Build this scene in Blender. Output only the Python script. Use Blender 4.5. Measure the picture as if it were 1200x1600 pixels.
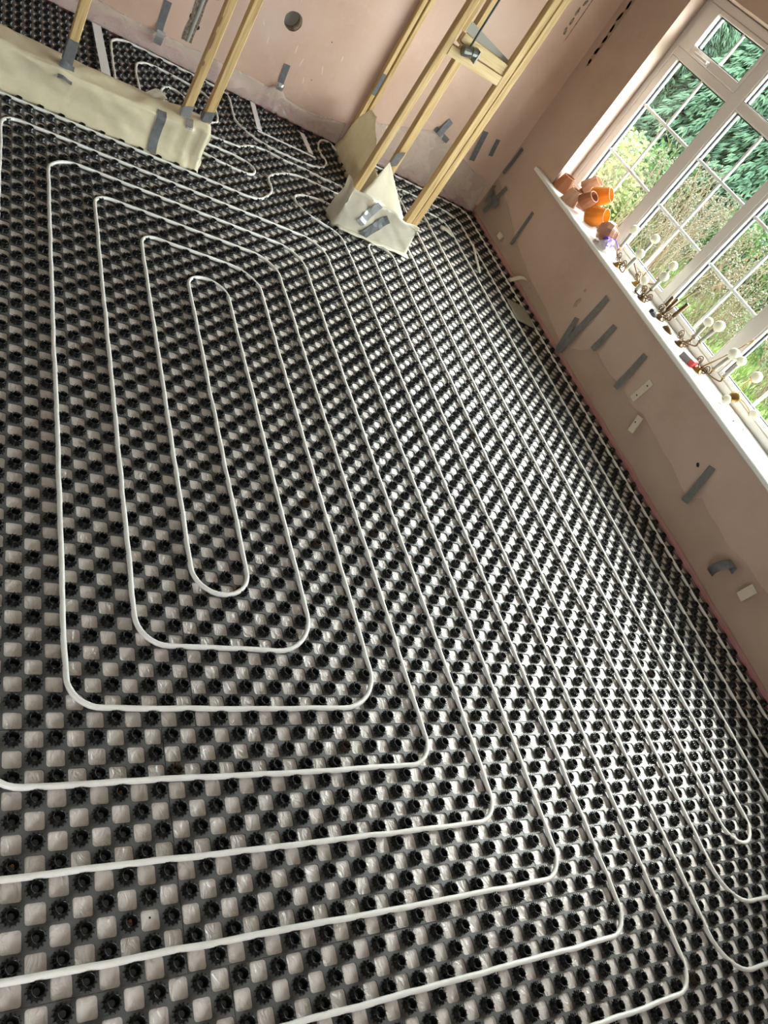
import bpy, bmesh, math, random
from mathutils import Vector, Matrix, noise
PI = math.pi
rnd = random.Random(11)
SC = bpy.context.scene
COL = SC.collection
for o in list(bpy.data.objects): bpy.data.objects.remove(o)

# ------------------------------------------------------------------ camera
cam = bpy.data.cameras.new('camera')
cam.sensor_fit = 'VERTICAL'; cam.sensor_height = 24.0; cam.lens = 24.0 * 1200.28 / 1600.0
cam.clip_start = 0.02; cam.clip_end = 200
camo = bpy.data.objects.new('camera', cam); COL.objects.link(camo)
R = [[0.80516, -0.14543, -0.57495], [-0.26753, 0.77616, -0.57097], [0.52929, 0.61354, 0.58602]]
C = (-0.95078, -1.35232, 1.91397)
camo.matrix_world = Matrix([[*R[0], C[0]], [*R[1], C[1]], [*R[2], C[2]], [0, 0, 0, 1]])
SC.camera = camo

# ------------------------------------------------------------------ light
W = bpy.data.worlds.new('overcast_sky'); SC.world = W; W.use_nodes = True
bg = W.node_tree.nodes['Background']
bg.inputs[0].default_value = (0.90, 0.96, 1.0, 1); bg.inputs[1].default_value = 10.0
sun = bpy.data.lights.new('hazy_sun', 'SUN'); sun.energy = 6.0; sun.angle = math.radians(26); sun.color = (1.0, 0.96, 0.88)
suno = bpy.data.objects.new('hazy_sun', sun); COL.objects.link(suno); suno.location = (8, 2, 8)
suno.rotation_euler = Vector((-.68, -.20, -.70)).to_track_quat('-Z', 'Y').to_euler()   # sun veiled by thin cloud, high outside the window
def portal(name, loc, rot, sx, sy):
    l = bpy.data.lights.new(name, 'AREA'); l.shape = 'RECTANGLE'; l.size = sx; l.size_y = sy
    l.cycles.is_portal = True
    o = bpy.data.objects.new(name, l); COL.objects.link(o); o.location = loc; o.rotation_euler = rot
portal('window_portal', (3.47, 1.635, 1.45), (0, math.radians(90), 0), 1.56, 4.36)
portal('back_fill_portal', (-1.45, -3.45, 1.37), (math.radians(90), 0, 0), 1.2, 1.1)  # guides sky light through the unseen back opening added as room fill
SC.view_settings.view_transform = 'Standard'; SC.view_settings.look = 'None'
SC.view_settings.gamma = 1.0; SC.view_settings.use_curve_mapping = False
SC.view_settings.exposure = 1.25
SC.cycles.use_denoising = True
SC.cycles.max_bounces = 10; SC.cycles.transparent_max_bounces = 16
SC.cycles.sample_clamp_indirect = 8

# ------------------------------------------------------------------ materials
def principled(name, col=(.8, .8, .8), rough=.5, metal=0, spec=.5, **kw):
    m = bpy.data.materials.new(name); m.use_nodes = True
    b = m.node_tree.nodes['Principled BSDF']
    b.inputs['Base Color'].default_value = (*col, 1); b.inputs['Roughness'].default_value = rough
    b.inputs['Metallic'].default_value = metal; b.inputs['Specular IOR Level'].default_value = spec
    for k, v in kw.items(): b.inputs[k.replace('_', ' ')].default_value = v
    return m
def nodes(m): return m.node_tree.nodes, m.node_tree.links, m.node_tree.nodes['Principled BSDF']
def coords(m, scale=(1, 1, 1), kind='Object'):
    n, l, b = nodes(m)
    t = n.new('ShaderNodeTexCoord'); mp = n.new('ShaderNodeMapping'); mp.inputs['Scale'].default_value = scale
    l.new(t.outputs[kind], mp.inputs[0]); return mp.outputs[0]
def geo_coords(m, scale=(1, 1, 1)):
    n, l, b = nodes(m)
    t = n.new('ShaderNodeNewGeometry'); mp = n.new('ShaderNodeMapping'); mp.inputs['Scale'].default_value = scale
    l.new(t.outputs['Position'], mp.inputs[0]); return mp.outputs[0]
def noise_node(m, vec, scale, detail=4, rough=.55, dist=0):
    n, l, b = nodes(m)
    x = n.new('ShaderNodeTexNoise'); x.inputs['Scale'].default_value = scale; x.inputs['Detail'].default_value = detail
    x.inputs['Roughness'].default_value = rough; x.inputs['Distortion'].default_value = dist
    l.new(vec, x.inputs['Vector']); return x.outputs['Fac']
def ramp(m, fac, stops):
    n, l, b = nodes(m)
    r = n.new('ShaderNodeValToRGB'); e = r.color_ramp.elements
    while len(e) < len(stops): e.new(.5)
    for q, (p, c) in zip(e, stops): q.position = p; q.color = (*c, 1)
    l.new(fac, r.inputs[0]); return r.outputs[0]
def mixc(m, fac, a, b_, mode='MIX'):
    n, l, b = nodes(m)
    x = n.new('ShaderNodeMix'); x.data_type = 'RGBA'; x.blend_type = mode
    if isinstance(fac, (int, float)): x.inputs[0].default_value = fac
    else: l.new(fac, x.inputs[0])
    for v, i in ((a, 6), (b_, 7)):
        if isinstance(v, tuple): x.inputs[i].default_value = (*v, 1)
        else: l.new(v, x.inputs[i])
    return x.outputs[2]
def set_color(m, out): m.node_tree.links.new(out, nodes(m)[2].inputs['Base Color'])
def bump(m, h, strength=.3, dist=.01):
    n, l, b = nodes(m)
    x = n.new('ShaderNodeBump'); x.inputs['Strength'].default_value = strength; x.inputs['Distance'].default_value = dist
    l.new(h, x.inputs['Height']); l.new(x.outputs[0], b.inputs['Normal'])

M = {}
# pink gypsum plaster, trowel blotches and scuffs
m = M['plaster'] = principled('pink_plaster', rough=.75, spec=.25)
v = geo_coords(m)
f1 = noise_node(m, v, 1.7, 5, .6); f2 = noise_node(m, v, 9, 6, .65, .6)
c = ramp(m, f1, [(.3, (.55, .365, .27)), (.5, (.63, .435, .335)), (.7, (.65, .475, .385))])
c = mixc(m, ramp(m, f2, [(.55, (0, 0, 0)), (.75, (.4, .4, .4))]), c, (.70, .54, .455))
set_color(m, c); bump(m, f2, .12, .004)
m = M['plaster_shaded'] = principled('shaded_plaster', rough=.8, spec=.2)  # same plaster greyed and darkened, putting the window wall's shade into its colour
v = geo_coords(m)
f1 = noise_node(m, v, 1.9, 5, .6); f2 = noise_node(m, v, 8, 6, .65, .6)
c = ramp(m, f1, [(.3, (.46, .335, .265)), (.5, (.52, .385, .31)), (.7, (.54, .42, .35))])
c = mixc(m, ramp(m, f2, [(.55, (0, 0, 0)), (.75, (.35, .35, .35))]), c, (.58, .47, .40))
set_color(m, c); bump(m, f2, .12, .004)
M['chalk'] = principled('chalky_scratch', (.74, .60, .51), .9, spec=.1)
m = M['scar'] = principled('bare_mortar', (.10, .085, .07), .95, spec=.1)
v = geo_coords(m); set_color(m, ramp(m, noise_node(m, v, 60, 4), [(.35, (.11, .085, .065)), (.7, (.34, .27, .21))]))
m = M['mortar'] = principled('grey_mortar', (.2, .18, .15), .95, spec=.1)
v = geo_coords(m); set_color(m, ramp(m, noise_node(m, v, 45, 4), [(.35, (.34, .25, .19)), (.7, (.50, .37, .28))]))
M['block'] = principled('bare_blockwork', (.34, .31, .28), .95, spec=.1)
m = M['ceiling'] = principled('ceiling_board', (.66, .60, .54), .9, spec=.1)
# floor: screed under clear polythene
m = M['film_floor'] = principled('screed_under_polythene', rough=.34, spec=1.0)
v = geo_coords(m)
f1 = noise_node(m, v, 3.0, 4); f2 = noise_node(m, geo_coords(m, (1.0, .55, 1)), 42, 3, .5, 1.2)
f3 = noise_node(m, v, 14, 2)
c = ramp(m, f1, [(.3, (.57, .515, .465)), (.55, (.655, .60, .56)), (.75, (.655, .61, .56))])
c = mixc(m, ramp(m, f3, [(.62, (0, 0, 0)), (.8, (.5, .5, .5))]), c, (.46, .38, .24))
set_color(m, c); bump(m, f2, .8, .008)
m = M['panel'] = principled('black_moulded_plastic', rough=.45, spec=.55)
v = geo_coords(m); f1 = noise_node(m, v, 90, 3)
set_color(m, ramp(m, noise_node(m, v, 5, 4), [(.3, (.066, .067, .064)), (.7, (.094, .094, .089))])); bump(m, f1, .12, .001)
M['nub'] = principled('glossy_black_plastic', (.005, .0055, .005), .28, spec=.38)
m = M['nub_dusty'] = principled('brown_dusted_plastic', (.03, .02, .01), .7, spec=.2)
m = M['pipe'] = principled('white_barrier_pipe', rough=.38, spec=.5)
v = geo_coords(m); set_color(m, ramp(m, noise_node(m, v, 18, 5), [(.3, (.70, .68, .62)), (.6, (.80, .79, .74))]))
# timber
m = M['timber'] = principled('sawn_softwood', rough=.6, spec=.3)
v = geo_coords(m, (26, 26, 1.3)); f1 = noise_node(m, v, 2.2, 6, .6, .8); f2 = noise_node(m, geo_coords(m, (1, 1, .45)), 7, 3)
c = ramp(m, f1, [(.3, (.40, .25, .10)), (.55, (.60, .42, .19)), (.75, (.70, .53, .28))])
c = mixc(m, ramp(m, f2, [(.68, (0, 0, 0)), (.74, (.8, .8, .8))]), c, (.26, .13, .05))
set_color(m, c); bump(m, f1, .12, .002)
m = M['timber_x'] = principled('sawn_softwood_lying', rough=.6, spec=.3)
v = geo_coords(m, (1.3, 26, 26)); f1 = noise_node(m, v, 2.2, 6, .6, .8)
set_color(m, ramp(m, f1, [(.3, (.50, .34, .16)), (.55, (.68, .51, .27)), (.75, (.74, .58, .34))])); bump(m, f1, .12, .002)
m = M['grey_board'] = principled('weathered_board', (.36, .35, .31), .7, spec=.2)
def sheet(name, col, alpha, rough=.3, trans=.35, spec=.5, nscale=9):
    # thin plastic sheet: partly see-through, partly diffusing
    m = principled(name, col, rough, spec=spec)
    n, l, b = nodes(m)
    v = geo_coords(m); f = noise_node(m, v, nscale, 4, .55, .8)
    set_color(m, ramp(m, f, [(.3, tuple(x * .88 for x in col)), (.7, tuple(min(1, x * 1.06) for x in col))]))
    bump(m, f, .25, .01)
    tl = n.new('ShaderNodeBsdfTranslucent'); tl.inputs[0].default_value = (*col, 1)
    tp = n.new('ShaderNodeBsdfTransparent')
    m1 = n.new('ShaderNodeMixShader'); m1.inputs[0].default_value = trans
    m2 = n.new('ShaderNodeMixShader'); m2.inputs[0].default_value = alpha
    out = n['Material Output']
    l.new(b.outputs[0], m1.inputs[1]); l.new(tl.outputs[0], m1.inputs[2])
    l.new(tp.outputs[0], m2.inputs[1]); l.new(m1.outputs[0], m2.inputs[2]); l.new(m2.outputs[0], out.inputs[0])
    return m
M['cream'] = sheet('cream_membrane', (.88, .80, .58), .97, .30, .25)
M['pale_film'] = sheet('pale_membrane', (.77, .72, .59), .92, .28, .3)
M['poly'] = sheet('clear_polythene', (.60, .49, .36), .11, .25, .2, .6, 6)
M['poly_far'] = sheet('milky_polythene', (.86, .78, .69), .32, .22, .2, .7, 10)
m = M['foam'] = principled('pink_edge_foam', rough=.7, spec=.3)
v = geo_coords(m); set_color(m, ramp(m, noise_node(m, v, 7, 4), [(.3, (.50, .20, .215)), (.7, (.58, .29, .30))]))
m = M['tape'] = principled('grey_duct_tape', rough=.45, spec=.5)
v = geo_coords(m); f1 = noise_node(m, v, 40, 3)
set_color(m, ramp(m, f1, [(.3, (.115, .12, .123)), (.7, (.165, .17, .173))])); bump(m, f1, .2, .002)
M['foil'] = principled('silver_tape', (.55, .56, .58), .25, .7)
M['upvc'] = principled('white_upvc', (.74, .70, .66), .35, spec=.5)
M['gasket'] = principled('black_gasket', (.02, .022, .03), .5)
M['bar'] = principled('white_glazing_bar', (.80, .84, .82), .35)
M['sill'] = principled('white_gloss_sill', (.76, .76, .73), .22, spec=.5)
m = M['glass'] = bpy.data.materials.new('window_glass'); m.use_nodes = True
n = m.node_tree.nodes; l = m.node_tree.links; n.remove(n['Principled BSDF'])
tp = n.new('ShaderNodeBsdfTransparent'); tp.inputs[0].default_value = (.96, .985, .97, 1)
gl = n.new('ShaderNodeBsdfGlossy'); gl.inputs['Roughness'].default_value = .02
lw = n.new('ShaderNodeLayerWeight'); lw.inputs[0].default_value = .5
pw = n.new('ShaderNodeMath'); pw.operation = 'POWER'; pw.inputs[1].default_value = 4.0; l.new(lw.outputs['Facing'], pw.inputs[0])
fr = n.new('ShaderNodeMath'); fr.operation = 'MULTIPLY_ADD'; fr.inputs[1].default_value = .7; fr.inputs[2].default_value = .022; l.new(pw.outputs[0], fr.inputs[0])
mx = n.new('ShaderNodeMixShader'); l.new(fr.outputs[0], mx.inputs[0]); l.new(tp.outputs[0], mx.inputs[1]); l.new(gl.outputs[0], mx.inputs[2])
l.new(mx.outputs[0], n['Material Output'].inputs[0])
M['brass'] = principled('aged_brass', (.36, .21, .07), .3, .9)
M['dark_brass'] = principled('dark_brass', (.13, .08, .04), .38, .85)
M['candle'] = principled('ivory_candle_tube', (.36, .34, .28), .5)
M['bulb'] = sheet('opal_bulb_glass', (.58, .55, .44), .90, .2, .25, .6, 3)
M['shade'] = sheet('amber_shade_fabric', (.62, .27, .045), .99, .7, .5, .2, 12)
M['shade_peach'] = sheet('terracotta_shade_fabric', (.46, .20, .10), .99, .7, .38, .2, 12)
M['shade_pale'] = sheet('peach_shade_fabric', (.60, .40, .28), .99, .7, .4, .2, 12)
M['amber_glass'] = sheet('pink_cut_glass', (.42, .22, .14), .85, .08, .4, .9, 14)
M['purple'] = sheet('purple_plastic', (.16, .06, .42), .97, .3, .3, .5, 10)
M['white_plastic'] = principled('white_plastic', (.80, .78, .78), .4)
M['red'] = principled('red_card', (.62, .07, .06), .5)
M['grey_card'] = principled('grey_card', (.24, .22, .21), .6)
M['black'] = principled('black_plastic', (.012, .012, .014), .3)
M['steel'] = principled('zinc_steel', (.30, .31, .30), .3, .95)
M['paper'] = principled('off_white_paper', (.62, .55, .43), .8, spec=.2)
M['hole'] = principled('dark_hole', (.012, .010, .008), .9)
M['duct_grey'] = principled('grey_duct_liner', (.36, .34, .30), .6)
M['grey_mat'] = principled('grey_felt_offcut', (.30, .29, .24), .85, spec=.2)
M['orange'] = principled('orange_screw_plug', (.55, .22, .06), .5)
def leafmat(name, a, b_, sc, tr=.35):
    m = principled(name, a, .55, spec=.25)
    n, l, b = nodes(m); v = geo_coords(m)
    col = ramp(m, noise_node(m, v, sc, 3), [(.35, a), (.65, b_)])
    set_color(m, col)
    tl = n.new('ShaderNodeBsdfTranslucent'); l.new(col, tl.inputs[0])
    mx = n.new('ShaderNodeMixShader'); mx.inputs[0].default_value = tr
    l.new(b.outputs[0], mx.inputs[1]); l.new(tl.outputs[0], mx.inputs[2]); l.new(mx.outputs[0], n['Material Output'].inputs[0])
    return m
M['conifer'] = leafmat('blue_green_conifer', (.028, .064, .038), (.055, .108, .056), 2.5)
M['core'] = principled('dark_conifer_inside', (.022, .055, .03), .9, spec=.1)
M['leaf_yellow'] = leafmat('yellow_green_leaf', (.07, .095, .02), (.13, .135, .04), 4)
M['leaf_green'] = leafmat('fresh_green_leaf', (.02, .05, .014), (.05, .085, .022), 3)
M['straw'] = principled('dry_straw_stem', (.08, .062, .036), .8, spec=.1)
M['bud'] = principled('pale_seed_head', (.075, .07, .05), .8, spec=.1)
M['twig'] = principled('reddish_twig', (.22, .12, .08), .8, spec=.1)
m = M['lawn'] = principled('lawn_turf', rough=.9, spec=.1)
v = geo_coords(m)
set_color(m, mixc(m, ramp(m, noise_node(m, v, .8, 4), [(.45, (0, 0, 0)), (.65, (1, 1, 1))]),
    ramp(m, noise_node(m, v, 6, 5), [(.3, (.03, .055, .012)), (.7, (.065, .095, .02))]),
    ramp(m, noise_node(m, v, 9, 5), [(.3, (.04, .035, .018)), (.7, (.08, .072, .035))])))
M['grass'] = leafmat('grass_blades', (.035, .07, .012), (.08, .11, .022), 1.5, .3)

# ------------------------------------------------------------------ mesh helpers
class MB:
    def __init__(s): s.v = []; s.f = []; s.sm = []
    def add(s, vs, fs, smooth=False):
        b = len(s.v); s.v += [tuple(p) for p in vs]
        for f in fs: s.f.append(tuple(i + b for i in f)); s.sm.append(smooth)
    def box(s, x0, x1, y0, y1, z0, z1, shear=(0, 0)):
        vs = [(x + (shear[0] if z == z1 else 0), y + (shear[1] if z == z1 else 0), z) for z in (z0, z1) for y in (y0, y1) for x in (x0, x1)]
        s.add(vs, [(0, 2, 3, 1), (4, 5, 7, 6), (0, 1, 5, 4), (2, 6, 7, 3), (0, 4, 6, 2), (1, 3, 7, 5)])
    def bevbox(s, x0, x1, y0, y1, z0, z1, b=.003):
        bm = bmesh.new(); bmesh.ops.create_cube(bm, size=1)
        for q in bm.verts: q.co = ((x0 + x1) / 2 + q.co.x * (x1 - x0), (y0 + y1) / 2 + q.co.y * (y1 - y0), (z0 + z1) / 2 + q.co.z * (z1 - z0))
        bmesh.ops.bevel(bm, geom=bm.edges[:], offset=b, segments=1, affect='EDGES')
        bm.verts.index_update(); s.add([q.co for q in bm.verts], [[q.index for q in f.verts] for f in bm.faces]); bm.free()
    def prism(s, poly, z0, z1):
        n = len(poly)
        s.add([(x, y, z0) for x, y in poly] + [(x, y, z1) for x, y in poly],
              [tuple(range(n))[::-1], tuple(range(n, 2 * n))] + [(i, (i + 1) % n, n + (i + 1) % n, n + i) for i in range(n)])
    def tube(s, pts, r, seg=8, caps=True):
        pts = [Vector(p) for p in pts]; n = len(pts); rs = r if isinstance(r, (list, tuple)) else [r] * n
        t = [(pts[min(i + 1, n - 1)] - pts[max(i - 1, 0)]).normalized() for i in range(n)]
        u = t[0].orthogonal().normalized(); vs = []
        if abs(t[0].z) < .9: u = t[0].cross(Vector((0, 0, 1))).normalized()
        for i in range(n):
            u = (u - t[i] * u.dot(t[i])).normalized(); w = t[i].cross(u)
            vs += [pts[i] + (u * math.cos(2 * PI * k / seg) + w * math.sin(2 * PI * k / seg)) * rs[i] for k in range(seg)]
        fs = [(i * seg + k, i * seg + (k + 1) % seg, (i + 1) * seg + (k + 1) % seg, (i + 1) * seg + k) for i in range(n - 1) for k in range(seg)]
        s.add(vs, fs, True)
        if caps:
            s.add(vs[:seg], [tuple(range(seg))[::-1]]); s.add(vs[-seg:], [tuple(range(seg))])
    def lathe(s, prof, seg=16, mat=None, mod=None, smooth=True):
        mat = mat or Matrix(); vs = []
        for r, z in prof:
            for k in range(seg):
                a = 2 * PI * k / seg; q = r * (mod(k, z) if mod else 1)
                vs.append(mat @ Vector((q * math.cos(a), q * math.sin(a), z)))
        n = len(prof)
        s.add(vs, [(i * seg + k, i * seg + (k + 1) % seg, (i + 1) * seg + (k + 1) % seg, (i + 1) * seg + k) for i in range(n - 1) for k in range(seg)], smooth)
    def grid(s, fn, nu, nv, thick=0, smooth=True):
        # sheet from fn(u, v); with thickness when thick > 0
        P = [[Vector(fn(i / nu, j / nv)) for j in range(nv + 1)] for i in range(nu + 1)]
        vs = [p for row in P for p in row]; k = nv + 1
        fs = [(i * k + j, (i + 1) * k + j, (i + 1) * k + j + 1, i * k + j + 1) for i in range(nu) for j in range(nv)]
        if thick:
            nn = []
            for i in range(nu + 1):
                for j in range(nv + 1):
                    a = P[min(i + 1, nu)][j] - P[max(i - 1, 0)][j]; b = P[i][min(j + 1, nv)] - P[i][max(j - 1, 0)]
                    nn.append(a.cross(b).normalized() * thick)
            N = len(vs); vs = vs + [p - q for p, q in zip(vs, nn)]
            fs += [tuple(x + N for x in f[::-1]) for f in fs]
            rim = [i * k for i in range(nu + 1)] + [nu * k + j for j in range(1, k)] + [i * k + nv for i in range(nu - 1, -1, -1)] + [j for j in range(nv - 1, 0, -1)]
            fs += [(rim[i], rim[i - 1], rim[i - 1] + N, rim[i] + N) for i in range(len(rim))]
        s.add(vs, fs, smooth)
    def mesh(s, name, mat):
        me = bpy.data.meshes.new(name); me.from_pydata(s.v, [], s.f)
        me.polygons.foreach_set('use_smooth', s.sm); me.materials.append(M[mat] if isinstance(mat, str) else mat)
        me.update(); return me
    def build(s, name, mat, parent=None, loc=None, flip=False):
        me = s.mesh(name, mat)
        o = bpy.data.objects.new(name, me); COL.objects.link(o)
        if parent is not None:
            o.parent = parent
            if parent.type == 'EMPTY' or parent.parent: pass
        if loc: o.location = loc
        return o
def tag(o, label, cat, group=None, kind=None):
    if kind: o['kind'] = kind
    if label: o['label'] = label
    if cat: o['category'] = cat
    if group: o['group'] = group
    return o
def empty(name, loc=(0, 0, 0), rot=(0, 0, 0)):
    o = bpy.data.objects.new(name, None); COL.objects.link(o); o.location = loc; o.rotation_euler = rot; o.empty_display_size = .05
    return o
def struct(o): o['kind'] = 'structure'; return o
def link(name, me, parent, loc=(0, 0, 0), rotz=0):
    o = bpy.data.objects.new(name, me); COL.objects.link(o); o.parent = parent; o.location = loc; o.rotation_euler = (0, 0, rotz); return o
def interp(tb, x):
    for (a, p), (c_, q) in zip(tb, tb[1:]):
        if a <= x <= c_: return p + (q - p) * (x - a) / (c_ - a)
    return tb[0][1] if x < tb[0][0] else tb[-1][1]
def nz(x, y, z, s=1): return noise.noise(Vector((x * s, y * s, z * s)))

# ------------------------------------------------------------------ room shell
XW, YF, XL, YB, ZC = 3.13, 4.27, -2.7, -3.4, 2.45
b = MB(); b.box(XL - .2, XW + .4, YB - .2, YF + .3, -.15, 0); struct(b.build('floor', 'film_floor'))
b = MB(); b.box(XL - .2, XW + .4, YB - .2, YF + .3, ZC, ZC + .15); struct(b.build('ceiling', 'ceiling'))
# far wall, with a round duct hole (square hole cut in the face, ring part closes it)
HX, HZ, HR = 1.03, .60, .066
b = MB()
x0, x1, z0, z1 = HX - HR * 1.02, HX + HR * 1.02, HZ - HR * 1.02, HZ + HR * 1.02
for q in ((XL - .2, x0, 0, ZC), (x1, XW + .37, 0, ZC), (x0, x1, 0, z0), (x0, x1, z1, ZC)): b.box(q[0], q[1], YF, YF + .25, q[2], q[3])
far = struct(b.build('wall_far', 'plaster'))
b = MB(); N = 32
inner = []; outer = []
for k in range(N):
    a = 2 * PI * k / N; c_, s_ = math.cos(a), math.sin(a); r = HR * (.93 + .05 * nz(c_ * 2, s_ * 2, 1))
    e = 1.02 * HR / max(abs(c_), abs(s_)); inner.append((HX + r * c_, YF - .0005, HZ + r * s_)); outer.append((HX + e * c_, YF - .0005, HZ + e * s_))
b.add(inner + outer, [(k, (k + 1) % N, N + (k + 1) % N, N + k) for k in range(N)])
b.build('plaster_ring', 'plaster', far)
b = MB(); b.add([(x, YF, z) for x, y, z in inner] + [(HX + (x - HX) * .97, YF + .10, HZ + (z - HZ) * .97) for x, y, z in inner], [(k, (k + 1) % N, N + (k + 1) % N, N + k) for k in range(N)], True)
b.build('hole_edge', 'mortar', far)
b = MB(); b.add([(HX + .075 * math.cos(2 * PI * k / 24), YF + .095, HZ + .075 * math.sin(2 * PI * k / 24)) for k in range(24)], [tuple(range(24))]); b.build('duct_end', 'duct_grey', far)
b = MB()   # torn liner inside the hole, pale on the window side
b.grid(lambda u, v: (HX + .058 * math.cos(-.9 + 1.9 * u), YF + .01 + .07 * v, HZ + .058 * math.sin(-.9 + 1.9 * u)), 8, 2, .004); b.build('duct_liner', 'paper', far)
# wall with the window
SZ, WT = .68, 2.225          # sill top, head of the opening
b = MB()
b.box(XW, XW + .37, YB, YF, 0, SZ - .035)
b.prism([(XW, 3.655), (3.39, 3.82), (XW + .37, 3.82), (XW + .37, YF), (XW, YF)], SZ - .035, WT)
b.prism([(XW, -.68), (XW, YB), (XW + .37, YB), (XW + .37, -.55), (3.39, -.55)], SZ - .035, WT)
b.box(XW, XW + .37, YB, YF, WT, ZC)
wr = struct(b.build('wall_right', 'plaster_shaded'))
b = MB(); b.box(XL - .2, XL, YB, YF, 0, ZC); struct(b.build('wall_left', 'block'))
b = MB()
for q in ((XL, -2.05, 0, ZC), (-.85, XW, 0, ZC), (-2.05, -.85, 1.92, ZC), (-2.05, -.85, 0, .82)): b.box(q[0], q[1], YB - .2, YB, q[2], q[3])  # opening is added out of view, sized and placed for fill light
struct(b.build('wall_back', 'plaster'))
# scars and chases in the plaster
def scar(parent, plane, pts, mat='scar', name='plaster_scar'):
    b = MB()
    for (u, z, w, h, a) in pts:
        n = 9; ring = []
        for k in range(n):
            t = 2 * PI * k / n; r = 1 + .35 * nz(u * 31 + math.cos(t), z * 31 + math.sin(t), 3)
            du, dz = w / 2 * r * math.cos(t), h / 2 * r * math.sin(t); ring.append((u + du * math.cos(a) - dz * math.sin(a), z + du * math.sin(a) + dz * math.cos(a)))
        for d in (.0012,):
            if plane == 'far': vs = [(p, YF - d, q) for p, q in ring]; f = tuple(range(n))
            else: vs = [(XW - d, p, q) for p, q in ring]; f = tuple(range(n))[::-1]
            b.add(vs, [f])
    return b.build(name, mat, parent)
scar(far, 'far', [(2.862 + rnd.uniform(-.012, .012), 1.48 + .07 * k, .022, .05 + .02 * rnd.random(), rnd.uniform(-.4, .4)) for k in range(8)])
scar(far, 'far', [(2.905, 1.62, .008, .5, 0)])
scar(wr, 'right', [(4.175 + rnd.uniform(-.015, .015), 1.42 + .085 * k, .03, .05 + .03 * rnd.random(), rnd.uniform(-.3, .3)) for k in range(8)])
scar(wr, 'right', [(4.17, 1.72, .055, .72, 0)], 'mortar')
b = MB()
b.grid(lambda u, v: (.418 + (.07 + .012 * nz(v * 9, 2, 1)) * u + .008 * nz(v * 13, u * 2, 4), YF - .0015, .17 + 1.3 * v), 2, 60); b.build('wall_chase', 'scar', far)
b = MB(); b.grid(lambda u, v: (.448 + .022 * u + .004 * nz(v * 9, 1, 3), YF - .003 - .006 * math.sin(u * PI), .17 + 1.3 * v), 4, 40); b.build('conduit', 'grey_board', far)
b = MB(); b.tube([(.43, YF - .02, .62), (.46, YF - .06, .53), (.52, YF - .07, .50), (.57, YF - .05, .54), (.58, YF - .02, .66)], .003, 6); b.build('cable', 'steel', far)
scar(far, 'far', [(.425 + rnd.choice((0, .055)) + rnd.uniform(-.008, .008), .2 + .04 * k, .022, .04, rnd.random()) for k in range(14)], 'hole')
scar(far, 'far', [(1.33, .61, .008, .008, 0), (1.32, .33, .008, .008, 0)], 'hole', 'screw_hole')
scar(far, 'far', [(x, z, .007, h, a) for x, z, h, a in ((.93, .42, .05, .2), (1.13, .46, .06, .1), (1.20, .40, .07, -.1), (1.27, .30, .05, .3), (.86, .50, .04, .6), (1.02, .75, .05, .2), (1.45, .55, .04, .1), (.62, .42, .05, .2), (.70, .60, .04, -.2), (1.36, .42, .06, .4), (2.2, .9, .05, .1))], 'chalk', 'scratch')
scar(wr, 'right', [(.97, .40, .03, .02, .5)], 'hole', 'plug_hole')
scar(wr, 'right', [(2.60, .33, .05, .09, .1), (2.62, .43, .03, .035, 0)], 'mortar')

# ------------------------------------------------------------------ window
win = struct(empty('window_1', (3.38, 2.3, SZ)))
def wpart(name, boxes, mat, parent=win, bev=.004):
    b = MB()
    for (y0, y1, z0, z1, x0, x1) in boxes: b.bevbox(x0 - 3.38, x1 - 3.38, y0 - 2.3, y1 - 2.3, z0 - SZ, z1 - SZ, bev)
    o = b.build(name, mat, parent); return o
Y0, Y1, ZT = -.55, 3.82, 2.22
wpart('outer_frame', [(Y0, -.48, SZ, ZT, 3.37, 3.45), (3.755, Y1, SZ, ZT, 3.37, 3.45), (-.48, 3.755, 2.165, ZT, 3.37, 3.45), (-.48, 3.755, SZ, .735, 3.37, 3.45)], 'upvc')
mull = [(2.915, 3.02), (2.225, 2.295), (1.515, 1.62), (.80, .87), (.11, .20)]
for a, c_ in mull: wpart('mullion', [(a, c_, .735, 2.165, 3.37, 3.45)], 'upvc')
bays = [(3.035, 3.68, 2.17, 3), (2.31, 2.90, 2.17, 2), (1.635, 2.20, 2.17, 1), (.885, 1.50, 2.17, 0), (.215, .785, 2.17, 1), (-.465, .095, 2.17, 2)]
edges = [(3.02, 3.755), (2.295, 2.915), (1.62, 2.225), (.87, 1.515), (.20, .80), (-.48, .11)]
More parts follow.
